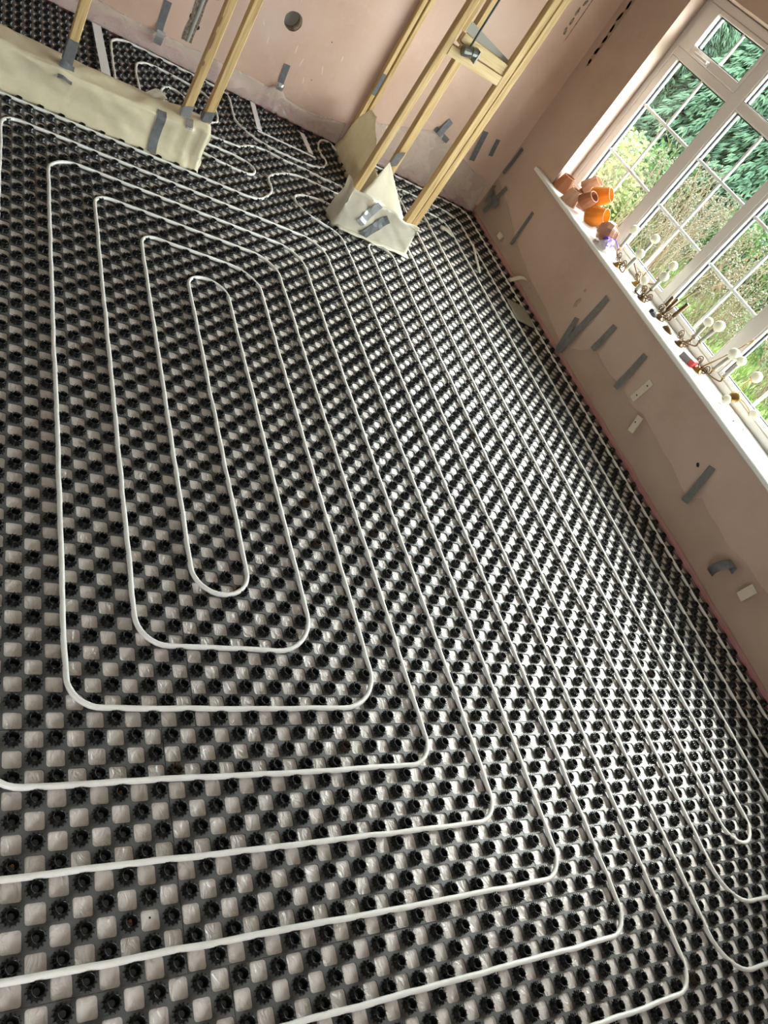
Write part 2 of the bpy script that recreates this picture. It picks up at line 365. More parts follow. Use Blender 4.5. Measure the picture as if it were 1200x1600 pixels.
for (ga, gb, _, k), (ea, eb) in zip(bays, edges):
    opening = k in (3, 0)
    wpart('transom', [(ea, eb, 1.80, 1.86, 3.37, 3.45)], 'upvc')
    for (z0, z1, g0, g1, fan) in ((.735, 1.80, .765, 1.795, False), (1.86, 2.165, 1.92 if opening else 1.865, 2.135 if opening else 2.16, True)):
        a, c_ = (ga, gb) if not (fan and opening) else (ga + .012, gb - .07 if k == 3 else gb - .012)
        sx0 = 3.36 if (fan and opening) else 3.375
        sash = wpart('sash', [(ea, a, z0, z1, sx0, 3.44), (c_, eb, z0, z1, sx0, 3.44), (a, c_, z0, g0, sx0, 3.44), (a, c_, g1, z1, sx0, 3.44)], 'upvc')
        wpart('gasket', [(a, a + .006, g0, g1, 3.398, 3.412), (c_ - .010, c_, g0, g1, 3.398, 3.412), (a, c_, g0, g0 + .006, 3.398, 3.412), (a, c_, g1 - .008, g1, 3.398, 3.412)], 'gasket', sash, .001)
        b = MB(); b.box(3.404 - 3.38, 3.406 - 3.38, a + .004 - 2.3, c_ - .004 - 2.3, g0 + .004 - SZ, g1 - .004 - SZ); b.build('pane', 'glass', sash)
        ym = (a + c_) / 2
        wpart('glazing_bar', [(ym - .010, ym + .010, g0, g1, 3.396, 3.414)], 'bar', sash, .003)
        if not fan:
            for zz in (1.097, 1.458): wpart('glazing_bar', [(a, c_, zz - .010, zz + .010, 3.395, 3.415)], 'bar', sash, .003)
h = wpart('handle', [(3.36, 3.40, 1.865, 1.90, 3.335, 3.362)], 'upvc', win, .004)
wpart('handle_lever', [(3.36, 3.52, 1.876, 1.896, 3.318, 3.336)], 'upvc', h, .004)
b = MB(); b.bevbox(3.075, 3.385, -.85, 3.875, SZ - .032, SZ, .006)
sill = struct(b.build('trim_1', 'sill'))
b = MB(); b.bevbox(3.37, 3.385, -.53, 3.81, SZ, SZ + .018, .004); b.build('sill_bead', 'upvc', sill)

# ------------------------------------------------------------------ floor panels
S = .05; TH = .0045
def is_nub(ix, iy): return (ix + iy) % 2 == 1
def blocked(ix, iy):
    x, y = (ix + .5), (iy + .5)
    if x < 8.4 and 57.0 < y < 62.3: return True
    if 26 < x < 37.6 and 58.0 < y < 61.4: return True
    if 33.8 < x < 37.4 and y > 60: return True
    return False
def nub_mesh(lod):
    b = MB()
    if lod == 0:
        seg = 20; mod = lambda k, z: 1.0 + (.07 if k % 2 else -.05) * (1 if .006 < z < .0232 else .3)
        b.lathe([(.0174, TH), (.0164, TH + .003), (.0152, .010), (.0144, .017), (.0142, .0222), (.0139, .0236), (.0127, .0236), (.0122, .019), (.0070, .0030), (.0001, .0018)], seg, None, mod)
        for k in range(12):     # clip fins round the rim
            a = 2 * PI * (k + .5) / 12; m_ = Matrix.Rotation(a, 4, 'Z')
            w, h0, h1, r1 = .0012, .0140, .0205, .0212
            vs = [(.0135, -w, h0), (.0135, w, h0), (r1, -w * .7, h0 + .003), (r1, w * .7, h0 + .003), (.0135, -w, h1), (.0135, w, h1), (r1 - .001, -w * .7, h1 - .001), (r1 - .001, w * .7, h1 - .001)]
            b.add([m_ @ Vector(p) for p in vs], [(0, 2, 3, 1), (4, 5, 7, 6), (0, 4, 6, 2), (1, 3, 7, 5), (2, 6, 7, 3)])
        for k in range(12):     # pips at the foot
            a = 2 * PI * k / 12; m_ = Matrix.Rotation(a, 4, 'Z')
            w = .0016; vs = [(.0155, -w, TH), (.0165, w, TH), (.0225, w, TH), (.0225, -w, TH), (.0185, 0, .0100)]
            b.add([m_ @ Vector(p) for p in vs], [(0, 1, 4), (1, 2, 4), (2, 3, 4), (3, 0, 4)], True)
    else:
        b.lathe([(.0200, TH), (.0164, .010), (.0164, .0222), (.0126, .0236), (.0114, .0065), (.0001, .0065)], 10, None, lambda k, z: 1 + (.12 if k % 2 else -.06) * (1 if z < .023 else 0))
    return b
NUB_ME = nub_mesh(0).mesh('castellation', 'nub')
NUB_DUST = nub_mesh(0).mesh('castellation_dusty', 'nub_dusty')
NUB_LO = nub_mesh(1)
GRID = {}
def grid_mesh(w, h, par):
    if (w, h, par) in GRID: return GRID[(w, h, par)]
    b = MB(); g, ch, z = .0026, .0065, TH
    for j in range(h):
        for i in range(w):
            x0, y0, x1, y1 = i * S, j * S, (i + 1) * S, (j + 1) * S
            if i == 0: x0 += .0009
            if j == 0: y0 += .0009
            if i == w - 1: x1 -= .0009
            if j == h - 1: y1 -= .0009
            if (i + j + par) % 2 == 1:
                b.add([(x0, y0, z), (x1, y0, z), (x1, y1, z), (x0, y1, z)], [(0, 1, 2, 3)])
            else:
                gx0, gy0, gx1, gy1 = i * S + g, j * S + g, (i + 1) * S - g, (j + 1) * S - g
                k = ch * .3
                inn = [(gx0 + ch, gy0), (gx1 - ch, gy0), (gx1 - k, gy0 + k), (gx1, gy0 + ch), (gx1, gy1 - ch), (gx1 - k, gy1 - k), (gx1 - ch, gy1), (gx0 + ch, gy1), (gx0 + k, gy1 - k), (gx0, gy1 - ch), (gx0, gy0 + ch), (gx0 + k, gy0 + k)]
                vs = [(x0, y0, z), (x1, y0, z), (x1, y1, z), (x0, y1, z)] + [(*p, z) for p in inn] + [(*p, .0003) for p in inn]
                o = 4
                fs = [(0, 1, o + 1, o + 0), (1, o + 3, o + 2, o + 1), (1, 2, o + 4, o + 3), (2, o + 6, o + 5, o + 4), (2, 3, o + 7, o + 6), (3, o + 9, o + 8, o + 7), (3, 0, o + 10, o + 9), (0, o + 0, o + 11, o + 10)]
                fs += [(o + q, o + (q + 1) % 12, o + 12 + (q + 1) % 12, o + 12 + q) for q in range(12)]
                b.add(vs, fs)
    # skirt round the sheet
    X1, Y1_ = w * S - .0009, h * S - .0009; a = .0009
    b.add([(a, a, z), (X1, a, z), (X1, Y1_, z), (a, Y1_, z), (a, a, .0003), (X1, a, .0003), (X1, Y1_, .0003), (a, Y1_, .0003)], [(0, 4, 5, 1), (1, 5, 6, 2), (2, 6, 7, 3), (3, 7, 4, 0)])
    GRID[(w, h, par)] = b.mesh('panel_grid', 'panel'); return GRID[(w, h, par)]
ORD = ['first', 'second', 'third', 'fourth', 'fifth', 'sixth', 'seventh', 'eighth', 'ninth', 'tenth', 'eleventh']
rows = [(75, 85), (63, 75), (51, 63), (39, 51), (27, 39), (15, 27), (3, 15), (-9, 3), (-21, -9), (-33, -21), (-45, -33)]
SEAM_X = [[-1, 23, 47], [9, 33, 57], [-1, 23, 47], [11, 35], [-3, 21, 45], [9, 33, 57], [5, 29, 53], [-1, 23, 47], [-3, 21, 45], [-1, 23, 47], [-3, 21, 45]]
XMIN, XMAX = -27, 62
nub_count = 0
for ri, ((ya, yb), seams) in enumerate(zip(rows, SEAM_X)):
    xs = [XMIN] + [s for s in seams if XMIN < s < XMAX] + [XMAX]
    for ci in range(len(xs) - 1):
        xa, xb = xs[ci], xs[ci + 1]; w, h = xb - xa, yb - ya
        from_win = len(xs) - 2 - ci
        root = empty('underfloor_mat', (xa * S, ya * S, 0))
        tag(root, 'black nubbed heating mat, %s from window wall, %s row from far wall' % (ORD[from_win], ORD[ri]), 'floor mat', 'nubbed heating mats')
        link('grid', grid_mesh(w, h, (xa + ya) % 2), root)
        # distance decides whether a castellation is big enough to be its own part
        lo = MB(); nlo = 0
        for iy in range(ya, yb):
            for ix in range(xa, xb):
                if not is_nub(ix, iy) or blocked(ix, iy): continue
                x, y = (ix + .5) * S, (iy + .5) * S
                d = math.sqrt((x - C[0]) ** 2 + (y - C[1]) ** 2 + C[2] ** 2)
                inview = x > -.72 and iy >= -33
                if d < 4.35 and inview:
                    me = NUB_DUST if (rnd.random() < .012) else NUB_ME
                    link('castellation', me, root, (x - xa * S, y - ya * S, 0), rnd.random() * 6.28); nub_count += 1
                else:
                    ox, oy = x - xa * S, y - ya * S
                    lo.add([(p[0] + ox, p[1] + oy, p[2]) for p in NUB_LO.v], NUB_LO.f, True); nlo += 1
        if nlo:
            o = lo.build('castellations', 'nub', root); o['kind'] = 'stuff'
# fixing screws through a few panels
# ------------------------------------------------------------------ heating pipe
def rounded(pts):
    # pts: (x, y) or (x, y, r) in cells; returns polyline in cells
    out = []
    n = len(pts)
    for i, p in enumerate(pts):
        x, y = p[0], p[1]
        if i in (0, n - 1) or len(p) < 3: out.append((x, y)); continue
        r = p[2]; a = Vector(pts[i - 1][:2]) - Vector((x, y)); c_ = Vector(pts[i + 1][:2]) - Vector((x, y))
        a.normalize(); c_.normalize(); P = Vector((x, y))
        ctr = P + (a + c_) * r
        for k in range(9):
            t = k / 8 * PI / 2
            out.append(tuple(ctr - c_ * r * math.cos(t) - a * r * math.sin(t)))
    return out
def resample(poly, step=.5):
    out = [Vector(poly[0])]
    for i in range(1, len(poly)):
        a, c_ = Vector(poly[i - 1]), Vector(poly[i]); L = (c_ - a).length
        if L < 1e-4: continue
        k = max(1, int(round(L / step))) if L > step * 1.5 else 1
        for j in range(1, k + 1): out.append(a.lerp(c_, j / k))
    return out
def catmull(p):
    p = [Vector(q) for q in p]; out = []
    for i in range(len(p) - 1):
        a, b_, c_, d = p[max(i - 1, 0)], p[i], p[i + 1], p[min(i + 2, len(p) - 1)]
        for k in range(4):
            t = k / 4; out.append(tuple(.5 * ((2 * b_) + (c_ - a) * t + (2 * a - 5 * b_ + 4 * c_ - d) * t * t + (3 * b_ - a - 3 * c_ + d) * t ** 3)))
    out.append(tuple(p[-1])); return out
PR = .0082
def pipe(poly, label, z=.0168, extra=None):
    q = resample(poly, .5); pts = []
    n = len(q); s = 0
    for i, p in enumerate(q):
        if i: s += (q[i] - q[i - 1]).length
        t = (q[min(i + 1, n - 1)] - q[max(i - 1, 0)]); t.normalize(); nn = Vector((-t.y, t.x))
        w = .022 * math.sin(s * PI / 2) * (.5 + .9 * nz(p.x * .21, p.y * .21, 5)) + .06 * nz(p.x * .22, p.y * .22, 9)
        p = p + nn * w
        pts.append((p.x * S, p.y * S, z + .0012 * nz(p.x * .5, p.y * .5, 2)))
    b = MB(); b.tube(pts, PR, 10)
    o = b.build('heating_pipe', 'pipe'); return tag(o, label, 'pipe', 'underfloor heating pipes')
def cr(x, y, cx_, cy_):    # corner with the radius the castellation parity allows; (cx_, cy_) signs towards the inside
    ix = x if cx_ > 0 else x - 1; iy = y if cy_ > 0 else y - 1
    return (x, y, 3.0 if is_nub(int(ix), int(iy)) else 1.9)
hook = catmull([(5, 67.6), (11.7, 67.8), (13.4, 68), (14.9, 68.2), (16.3, 69.5), (17.8, 70.5), (19.7, 70.7), (21.5, 70.4), (23.7, 70.5), (25.5, 70.5), (27.9, 70.3), (30.4, 70.4), (31.3, 69.6), (30.8, 68.4), (29.2, 67.5), (27.2, 67.6), (24.8, 67.7), (22.8, 67.4), (21.2, 66.5), (19.5, 65.1), (18.3, 63.6), (18, 62.3), (18.1, 60.9), (17.7, 59.4), (16.6, 57.7), (15.6, 56.6), (14.3, 56.1), (13, 56)])
sp = [(13, 56), cr(-16, 56, 1, -1), cr(-16, -16, 1, 1), cr(19, -16, -1, 1), (19, 48, 3), cr(-8, 48, 1, -1), cr(-8, -8, 1, 1), cr(12, -8, -1, 1), (12, 40, 3), (0, 40, 1.7), (0, 0, 2), (4, 0, 2), (4, 36, 2), (8, 36, 2),
      cr(8, -4, -1, 1), cr(-4, -4, 1, 1), (-4, 44, 1.7), (15, 44, 3), cr(15, -12, -1, 1), cr(-12, -12, 1, 1), (-12, 52, 1.7), (23, 52, 3), cr(23, -20, -1, 1), cr(-20, -20, 1, 1), (-20, 55)]
pipe(hook[:-1] + rounded(sp), 'longest white pipe, winding in nested oblong loops over the middle of the floor')
pc = catmull([(33, 63.2), (27.6, 63.3), (25.6, 63.3), (24.1, 63), (22.5, 62.3), (21.5, 61.4), (21.2, 60.2), (21.7, 58.8), (22.8, 57.8), (24.5, 57.1), (26.0, 56.3), (26.8, 54.7), (27, 51)])
pipe(pc[:-1] + rounded([(27, 51), cr(27, -24, -1, 1), (-26, -24)]), 'white pipe hooking round in front of the wrapped post foot')
p3 = [(-26, -28), cr(31, -28, -1, 1), (31, 57.5, 2), (35, 57.5, 2), (35, -28.1, 3), (56, -28.1, 3), (56, 79.6, 3), (43, 79.6, 2.5), (43, -20, 2), (47, -20, 2), (47, 75.6, 2), (52, 75.6, 2.5), (52, -24.1, 3), (39, -24.1, 3), (39, 83.9, 2), (60, 83.9, 2.5), (60, -44)]
pipe(rounded(p3), 'white pipe in long straight runs up and down beside the window wall')
pe = catmull([(-.3, 66), (-.2, 72.5), (-.1, 80), (.3, 82.4), (1.8, 84), (4, 84.2), (6.5, 84.1), (10, 84), (14, 83.8), (15.5, 83.2), (16, 81.8), (15.8, 77.8), (15.9, 75.5), (17.7, 73.3), (21.2, 72.3), (26.3, 72.6), (28.8, 74), (30, 76.3), (29.6, 78.6), (30, 81.3), (31.2, 83.6), (32.6, 84), (33.4, 82), (33.7, 78)])
pipe(pe, 'white pipe along the pink foam of the far wall, ending in an S bend')
pipe(catmull([(2, 65.1), (10.2, 65.1), (12.1, 65.2), (14.2, 65.1), (15.7, 64.6), (16.3, 63.5), (15.7, 62.2), (14.4, 61.7), (12.7, 61.7), (11.2, 61.8), (9, 62.3)]), 'short white hairpin of pipe beside the cream wrapped partition end')
pipe(catmull([(2.7, 66), (2.7, 72.2), (2.7, 76.8), (3.2, 79), (4.6, 80.3), (7.2, 80.4), (10.3, 80), (12.2, 79), (13, 76.5), (12.9, 73.6), (12.2, 71.8), (10, 71.3), (6, 71.2)]), 'white pipe loop behind the partition, seen between the posts')
pipe(catmull([(5.6, 66), (5.6, 72.2), (5.6, 74), (6.2, 75.5), (7.2, 76.2), (8.2, 75.8), (8.9, 74.6), (9, 71.5)]), 'smallest white pipe bend, peeping over the cream membrane')

# ------------------------------------------------------------------ membrane-wrapped partitions
SW, SD = .045, .052
def stud(x, y, z0, z1, label, lean=0, w=SW, d=SD, name='timber_post'):
    o = empty(name, (x, y, z0))
    bb = MB(); bm = bmesh.new(); bmesh.ops.create_cube(bm, size=1)
    for q in bm.verts: q.co = (q.co.x * w, q.co.y * d, (q.co.z + .5) * (z1 - z0))
    bmesh.ops.bevel(bm, geom=[e for e in bm.edges if abs(e.verts[0].co.z - e.verts[1].co.z) > .1], offset=.004, segments=1, affect='EDGES')
    for q in bm.verts: q.co.x += lean * q.co.z
    bm.verts.index_update(); bb.add([q.co for q in bm.verts], [[q.index for q in f.verts] for f in bm.faces]); bm.free()
    t = bb.build('timber', 'timber', o); tag(o, label, 'post', 'partition posts'); return o
def simple_tape(name, fn, nu, nv, label, mat='tape', group='duct tape strips', thick=.0012):
    b = MB(); b.grid(fn, nu, nv, thick, False); o = b.build(name, mat); return tag(o, label, 'tape', group)
# left partition: sole plate and draped cream sheet
b = MB(); b.bevbox(-2.6, .375, 2.925, 3.075, .012, .19, .004); tag(b.build('sole_plate', 'timber_x'), 'timber sole plate hidden under the long cream membrane', 'timber')
prof = [(2.842, .006), (2.862, .030), (2.880, .052), (2.893, .075), (2.900, .12), (2.903, .165), (2.912, .192), (2.935, .203), (2.985, .206), (3.035, .205), (3.085, .203), (3.100, .170), (3.105, .08), (3.115, .008)]
def cream_pt(x, t):
    k = t * (len(prof) - 1); i = min(int(k), len(prof) - 2); f = k - i
    y = prof[i][0] * (1 - f) + prof[i + 1][0] * f; z = prof[i][1] * (1 - f) + prof[i + 1][1] * f
    wob = .020 * nz(x * 3.1, t * 3, 1) + .011 * nz(x * 9 + t * 4, t * 6, 4) + .005 * abs(nz(x * 14 + t * 9, t * 9, 7))
    front = 1 if t < .5 else (.3 if t < .8 else -1)
    # folds gathered under the two end posts
    e = max(0, 1 - abs(x - .37) / .22); fold = e * .012 * math.sin((x - .37) * 75 + t * 3) * (1 if t < .5 else 0)
    z += (.022 * nz(x * 4, 2, t * 4) + .010 * nz(x * 11, 5, t * 7) + .03 * e * (1 if .3 < t < .85 else 0)) * min(1, z / .1)
    if .48 < t < .85: z = max(z, .196)
    y -= max(wob, -.004) * front * min(1, z / .03) + fold
    return (x, y, max(z, .005))
b = MB(); b.grid(lambda u, v: cream_pt(-2.6 + 3.0 * u, v), 130, 39, .0012)
cm = tag(b.build('membrane_sheet', 'cream'), 'long cream membrane draped over the sole plate of the left partition', 'membrane')
b = MB()   # folded end of the sheet
def endcap(u, v):
    p = cream_pt(.4, .06 + .88 * u); q = (.404 + .006 * math.sin(v * 5), 2.98 + (p[1] - 2.98) * .4, .012 + .4 * p[2])
    return (p[0] * (1 - v) + q[0] * v + .006 * math.sin(v * PI) * (1 + math.sin(u * 17)), p[1] * (1 - v) + q[1] * v, p[2] * (1 - v) + q[2] * v)
b.grid(endcap, 24, 5, .001); b.build('folded_end', 'cream', cm)
b = MB(); b.grid(lambda u, v: (.05 + .09 * u + .03 * v, 3.06 + .01 * math.sin(u * 9), .21 + .055 * v * (1 - abs(u - .4))), 6, 3, .001)
b.build('torn_flap', 'pale_film', cm)
ZP = .205
stud(-.350, 2.985, ZP, ZC - .002, 'slim timber post furthest left, taped at the foot of the cream membrane', .0)
pb = stud(.258, 2.985, ZP + .012, ZC - .002, 'dark streaked timber post, left one of the close pair')
for z0, w_, h_ in ((.42, .010, .10), (.30, .012, .03), (.52, .007, .06)):
    b = MB(); n_ = 8; b.add([(-.016 + w_ / 2 * math.cos(2 * PI * k / n_), -SD / 2 - .0008, z0 + h_ / 2 * math.sin(2 * PI * k / n_)) for k in range(n_)], [tuple(range(n_))]); b.build('knot_streak', 'twig', pb)
stud(.372, 2.985, ZP + .03, ZC - .002, 'plain timber post, right one of the close pair')
# tapes on the left partition
def wrap(x, y, z0, z1, w, d, label, skew=0, name='tape_wrap', mat='tape'):
    b = MB()
    def fn(u, v):
        q = u * (w * 2 + d * 2); 
        a = w / 2 + .0015; c_ = d / 2 + .0015
        if u < .3: px, py = -a, c_ - (u / .3) * 2 * c_
        elif u < .7: px, py = -a + (u - .3) / .4 * 2 * a, -c_
        else: px, py = a, -c_ + (u - .7) / .3 * 2 * c_
        return (x + px, y + py, z0 + (z1 - z0) * v + skew * (u - .5) + .004 * nz(u * 7, v * 3, x * 9))
    b.grid(fn, 20, 3, -.001, smooth=False)
    return tag(b.build(name, mat), label, 'tape', 'duct tape strips')
wrap(-.350, 2.985, .216, .335, SW, SD, 'grey duct tape wrapped round the foot of the leftmost post')
simple_tape('tape_strip', lambda u, v: (-.385 + .07 * u, 2.953 - .055 * (1 - v) ** 2 - .0165 * (v < .99), .165 + .060 * v + .006 * math.sin(u * 5)), 6, 4, 'crumpled tape patch on cream membrane below the leftmost post')
wrap(.258, 2.985, .222, .285, SW, SD, 'silvery tape pinched round the streaked post of the close pair', .05, mat='foil')
wrap(.372, 2.985, .245, .305, SW, SD, 'grey tape round the foot of the plain post of the close pair', .05)
def on_cream(x0, x1, t0, t1, off=.004):
    def fn(u, v):
        p = Vector(cream_pt(x0 + (x1 - x0) * u, t0 + (t1 - t0) * v)); a = Vector(cream_pt(x0 + (x1 - x0) * u, t0 + (t1 - t0) * v + .02)); n = (a - p).cross(Vector((1, 0, 0))).normalized()
        return p - Vector((0, 0, 0)) + Vector((0, -abs(n.y) * off - .002, abs(n.z) * off))
    return fn
simple_tape('tape_strip', on_cream(.112, .160, .03, .56), 3, 16, 'wide grey tape strip down the front of the cream membrane')
simple_tape('tape_strip', on_cream(.262, .300, .42, .56), 3, 5, 'small silver tape corner on the cream membrane between the paired posts', 'foil')
# right partition: L of sole plates, posts and noggins
b = MB(); b.bevbox(1.335, 1.86, 2.945, 3.04, .012, .15, .004); tag(b.build('sole_plate', 'timber_x'), 'short sole plate hidden inside the pale membrane parcel', 'timber')
b = MB(); b.bevbox(1.735, 1.83, 3.045, 4.255, .012, .15, .004); tag(b.build('sole_plate', 'timber_x'), 'sole plate running back to the far wall under pale membrane', 'timber')
def front_wrap(u, v):
    # u along: left return, front, right return; v from floor to top then over
    L = .14; F = .565; T = L + F + .10; s = u * T
    if s < L: x, y, nx, ny = 1.312, 3.05 - s, -1, 0
    elif s < L + F: x, y, nx, ny = 1.312 + (s - L), 2.912, 0, -1
    else: x, y, nx, ny = 1.312 + F, 2.912 + (s - L - F), 1, 0
    top = .285 - .075 * min(1, max(0, (s - L) / F)) + .008 * math.sin(s * 30)
    bulge = .020 * (nz(s * 5, v * 2.2, 7)) + .022 * (1 - v) ** 2 + .010 * nz(s * 17 + v * 6, v * 6, 3)
    z = .006 + top * v
    return (x + nx * bulge, y + ny * bulge, z)
b = MB(); b.grid(front_wrap, 60, 12, .0012)
fw = tag(b.build('membrane_sheet', 'pale_film'), 'pale membrane parcel wrapped round the foot of the right-hand posts', 'membrane')
b = MB(); b.grid(lambda u, v: (1.40 + .47 * u, 2.914 + .135 * v, .262 - .06 * u - .05 * math.sin(v * PI / 2) + .008 * nz(u * 6, v * 4, 2)), 16, 6, .001); b.build('top_fold', 'pale_film', fw)
b = MB()   # skirt trailing on the floor
b.grid(lambda u, v: (1.33 + .56 * u, 2.898 - .045 * v * (1 + .6 * nz(u * 7, 1, 1)), .034 - .004 * v + .004 * nz(u * 12, v * 3, 6)), 24, 3, .001); b.build('floor_skirt', 'pale_film', fw)
tri = [(1.735, 3.46, .335), (1.45, 3.055, .20), (1.83, 3.06, .165)]
def trifn(u, v):
    a, p, q = (Vector(t) for t in tri); e = p.lerp(q, u); r = a.lerp(e, v); r.y -= .012 * math.sin(u * 9) * v; r.x += .01 * nz(u * 4, v * 4, 1); return r
b = MB(); b.grid(trifn, 12, 10, .0012); tag(b.build('membrane_sheet', 'pale_film'), 'white membrane pulled to a taped peak behind the parcel', 'membrane')
b = MB(); b.add([(1.80, 3.215, .03), (1.845, 3.225, .03), (1.835, 3.25, .25), (1.80, 3.217, .031), (1.845, 3.227, .031), (1.835, 3.252, .251)], [(0, 1, 2), (5, 4, 3), (0, 3, 4, 1), (1, 4, 5, 2), (2, 5, 3, 0)])
tag(b.build('membrane_offcut', 'pale_film'), 'pointed white sliver of membrane standing beside the double post', 'membrane')
def side_film(u, v):
    y = 4.255 - .80 * u
    top = interp([(0, .17), (.05, .20), (.25, .40), (.44, .42), (.62, .34), (.8, .24), (1, .20)], u) + .008 * nz(u * 14, 1, 1)
    x = 1.712 - .05 * (1 - v) ** 2 + .022 * nz(u * 5, v * 3, 8) + .008 * nz(u * 13 + v * 5, v * 8, 2) + (.03 * max(0, .18 - u) / .18)
    return (x, y, .006 + top * v)
b = MB(); b.grid(side_film, 30, 12, .0012); tag(b.build('membrane_sheet', 'cream'), 'cream membrane hanging beside the thin posts at the far wall', 'membrane')
stud(1.352, 2.975, .16, ZC - .002, 'leftmost tall post rising from the pale membrane parcel', .030)
stud(1.795, 2.972, .16, ZC - .002, 'left half of the double post at the parcel end', .012)
stud(1.842, 2.972, .16, ZC - .002, 'right half of the double post at the parcel end, outermost', .014)
stud(1.790, 3.50, .155, ZC - .002, 'single post set back behind the parcel with taped membrane peak', .0, .055, .055)
stud(1.757, 4.238, .155, ZC - .002, 'thin post on the far wall, left of two', .0, .034, .05)
stud(1.803, 4.238, .155, ZC - .002, 'thin post on the far wall, right of two', .0, .034, .05)
def beam(p, q, w, h, label, mat='timber_x', name='noggin'):
    p, q = Vector(p), Vector(q); d = (q - p); L = d.length; t = d.normalized(); up = Vector((0, 0, 1)); s_ = t.cross(up).normalized(); u_ = s_.cross(t)
    b = MB(); vs = [p + t * (a * L) + s_ * (k * w / 2) + u_ * (c_ * h / 2) for a in (0, 1) for c_ in (-1, 1) for k in (-1, 1)]
    c0 = (p + q) / 2
    b.add([x - c0 for x in vs], [(0, 1, 3, 2), (4, 6, 7, 5), (0, 4, 5, 1), (2, 3, 7, 6), (0, 2, 6, 4), (1, 5, 7, 3)])
    o = b.build(name, mat, None, c0); return tag(o, label, 'timber', 'noggins')
beam((1.405, 2.972, 1.188), (1.785, 2.972, 1.190), .05, .055, 'lower noggin between the post and the double post')
beam((1.45, 2.992, 1.262), (1.79, 2.985, 1.250), .05, .060, 'upper noggin lying on the lower one, carrying the metal fitting')
beam((1.44, 3.030, 1.330), (1.83, 3.012, 1.262), .02, .055, 'thin grey board slanting behind the two noggins', 'grey_board', 'slanted_board')
stud(1.425, 2.990, 1.295, ZC - .002, 'short upper post standing on the noggins beside the metal fitting', .02, .034, .05)
# metal fitting with rod
ft = empty('pipe_fitting', (1.505, 2.925, 1.235)); tag(ft, 'dark zinc pipe clamp with a black rod, fixed to the noggin', 'fitting')
mr = Matrix.Rotation(math.radians(78), 4, 'Y')
b = MB(); b.lathe([(.0001, -.046), (.026, -.046), (.030, -.043), (.030, -.012), (.023, -.009), (.023, .008), (.030, .011), (.030, .043), (.026, .046), (.0001, .046)], 14, mr, None, False); b.build('clamp_body', 'steel', ft)
b = MB(); b.tube([(-.012, 0, .02), (-.010, .005, .10), (.002, .02, .35), (.02, .05, .75), (.03, .06, 1.2)], .0065, 8); b.build('rod', 'black', ft)
b = MB(); b.tube([(-.03, .02, .01), (-.06, .03, .014), (-.08, .035, .03), (-.075, .04, .045)], .003, 6); b.build('wire', 'dark_brass', ft)
b = MB(); b.box(.040, .047, -.034, .034, -.034, .034); b.build('flange', 'steel', ft)
# tapes on the right partition
def on_front(x0, z0, x1, z1, w, lift=.010):
    d = Vector((x1 - x0, z1 - z0)); L = d.length; d.normalize(); n_ = Vector((-d.y, d.x))
    def fn(u, v):
        px = x0 + d.x * L * u + n_.x * w * (v - .5); pz = z0 + d.y * L * u + n_.y * w * (v - .5)
        s = .14 + (px - 1.312); top = .285 - .075 * min(1, max(0, (s - .14) / .565)); vv = min(1, max(0, (pz - .006) / top))
        y = front_wrap(s / .805, vv)[1]
        return (px, y - lift + .003 * math.sin(u * 14), pz)
    return fn
simple_tape('tape_strip', on_front(1.52, .262, 1.455, .10, .058), 8, 3, 'silvery tape running down the front of the pale parcel', 'foil')
simple_tape('tape_strip', on_front(1.63, .195, 1.51, .03, .062), 8, 3, 'grey tape slanting across the front of the pale parcel')
simple_tape('tape_strip', lambda u, v: (1.745 + .055 * u, 3.468 - .012 * v, .30 + .11 * v + .03 * u), 3, 5, 'grey tape pinning the membrane peak to the set-back post')
simple_tape('tape_strip', lambda u, v: (1.742 + .03 * u, 4.209, .46 + .16 * v), 2, 3, 'pale worn tape on the thin left post at the far wall')

# ------------------------------------------------------------------ foam edge strips, polythene and tapes on the walls
b = MB(); b.grid(lambda u, v: (XL + (1.70 - XL) * u, YF - .010 - .006 * nz(u * 30, v * 2, 1), .002 + .092 * v + .006 * nz(u * 25, 0, 3) * v), 90, 3, .006)
tag(b.build('edge_foam', 'foam'), 'pink foam edging strip along the foot of the far wall, left part', 'foam strip')
b = MB(); b.grid(lambda u, v: (1.86 + (XW - .012 - 1.86) * u, YF - .010 - .004 * nz(u * 30, v * 2, 1), .002 + .08 * v), 40, 3, .006)
tag(b.build('edge_foam', 'foam'), 'pink foam edging behind the double post at the far wall', 'foam strip')
b = MB(); b.grid(lambda u, v: (XW - .010 - .005 * nz(u * 40, v * 2, 5), YF - .03 - (YF + 1.9) * u, .002 + .036 * v + .008 * nz(u * 30, 0, 8) * v), 120, 3, -.006)
tag(b.build('edge_foam', 'foam'), 'dull pink foam edging along the foot of the window wall', 'foam strip')
ftop = [(-2.7, .15), (-.12, .15), (.25, .14), (.5, .155), (.82, .165), (1.0, .165), (1.06, .155), (1.13, .215), (1.2, .15), (1.33, .135), (1.52, .15), (1.7, .18)]
def far_poly(u, v):
    x = XL + (1.70 - XL) * u; top = interp(ftop, x) + .006 * nz(x * 14, 0, 1)
    pk = max(0, 1 - abs(x - 1.13) / .22); fold = pk * .02 * math.sin((x - 1.13) * 90) * (1 - v)
    out = .024 + .012 * nz(x * 6, v * 2, 2) + .03 * (1 - v) ** 2 + fold
    return (x, YF - max(.018, out) + (.008 if v > .9 else 0), .026 + (top - .026) * v)
b = MB(); b.grid(far_poly, 170, 8, .001); tag(b.build('polythene_sheet', 'poly_far'), 'milky polythene band along the foot of the far wall', 'polythene')
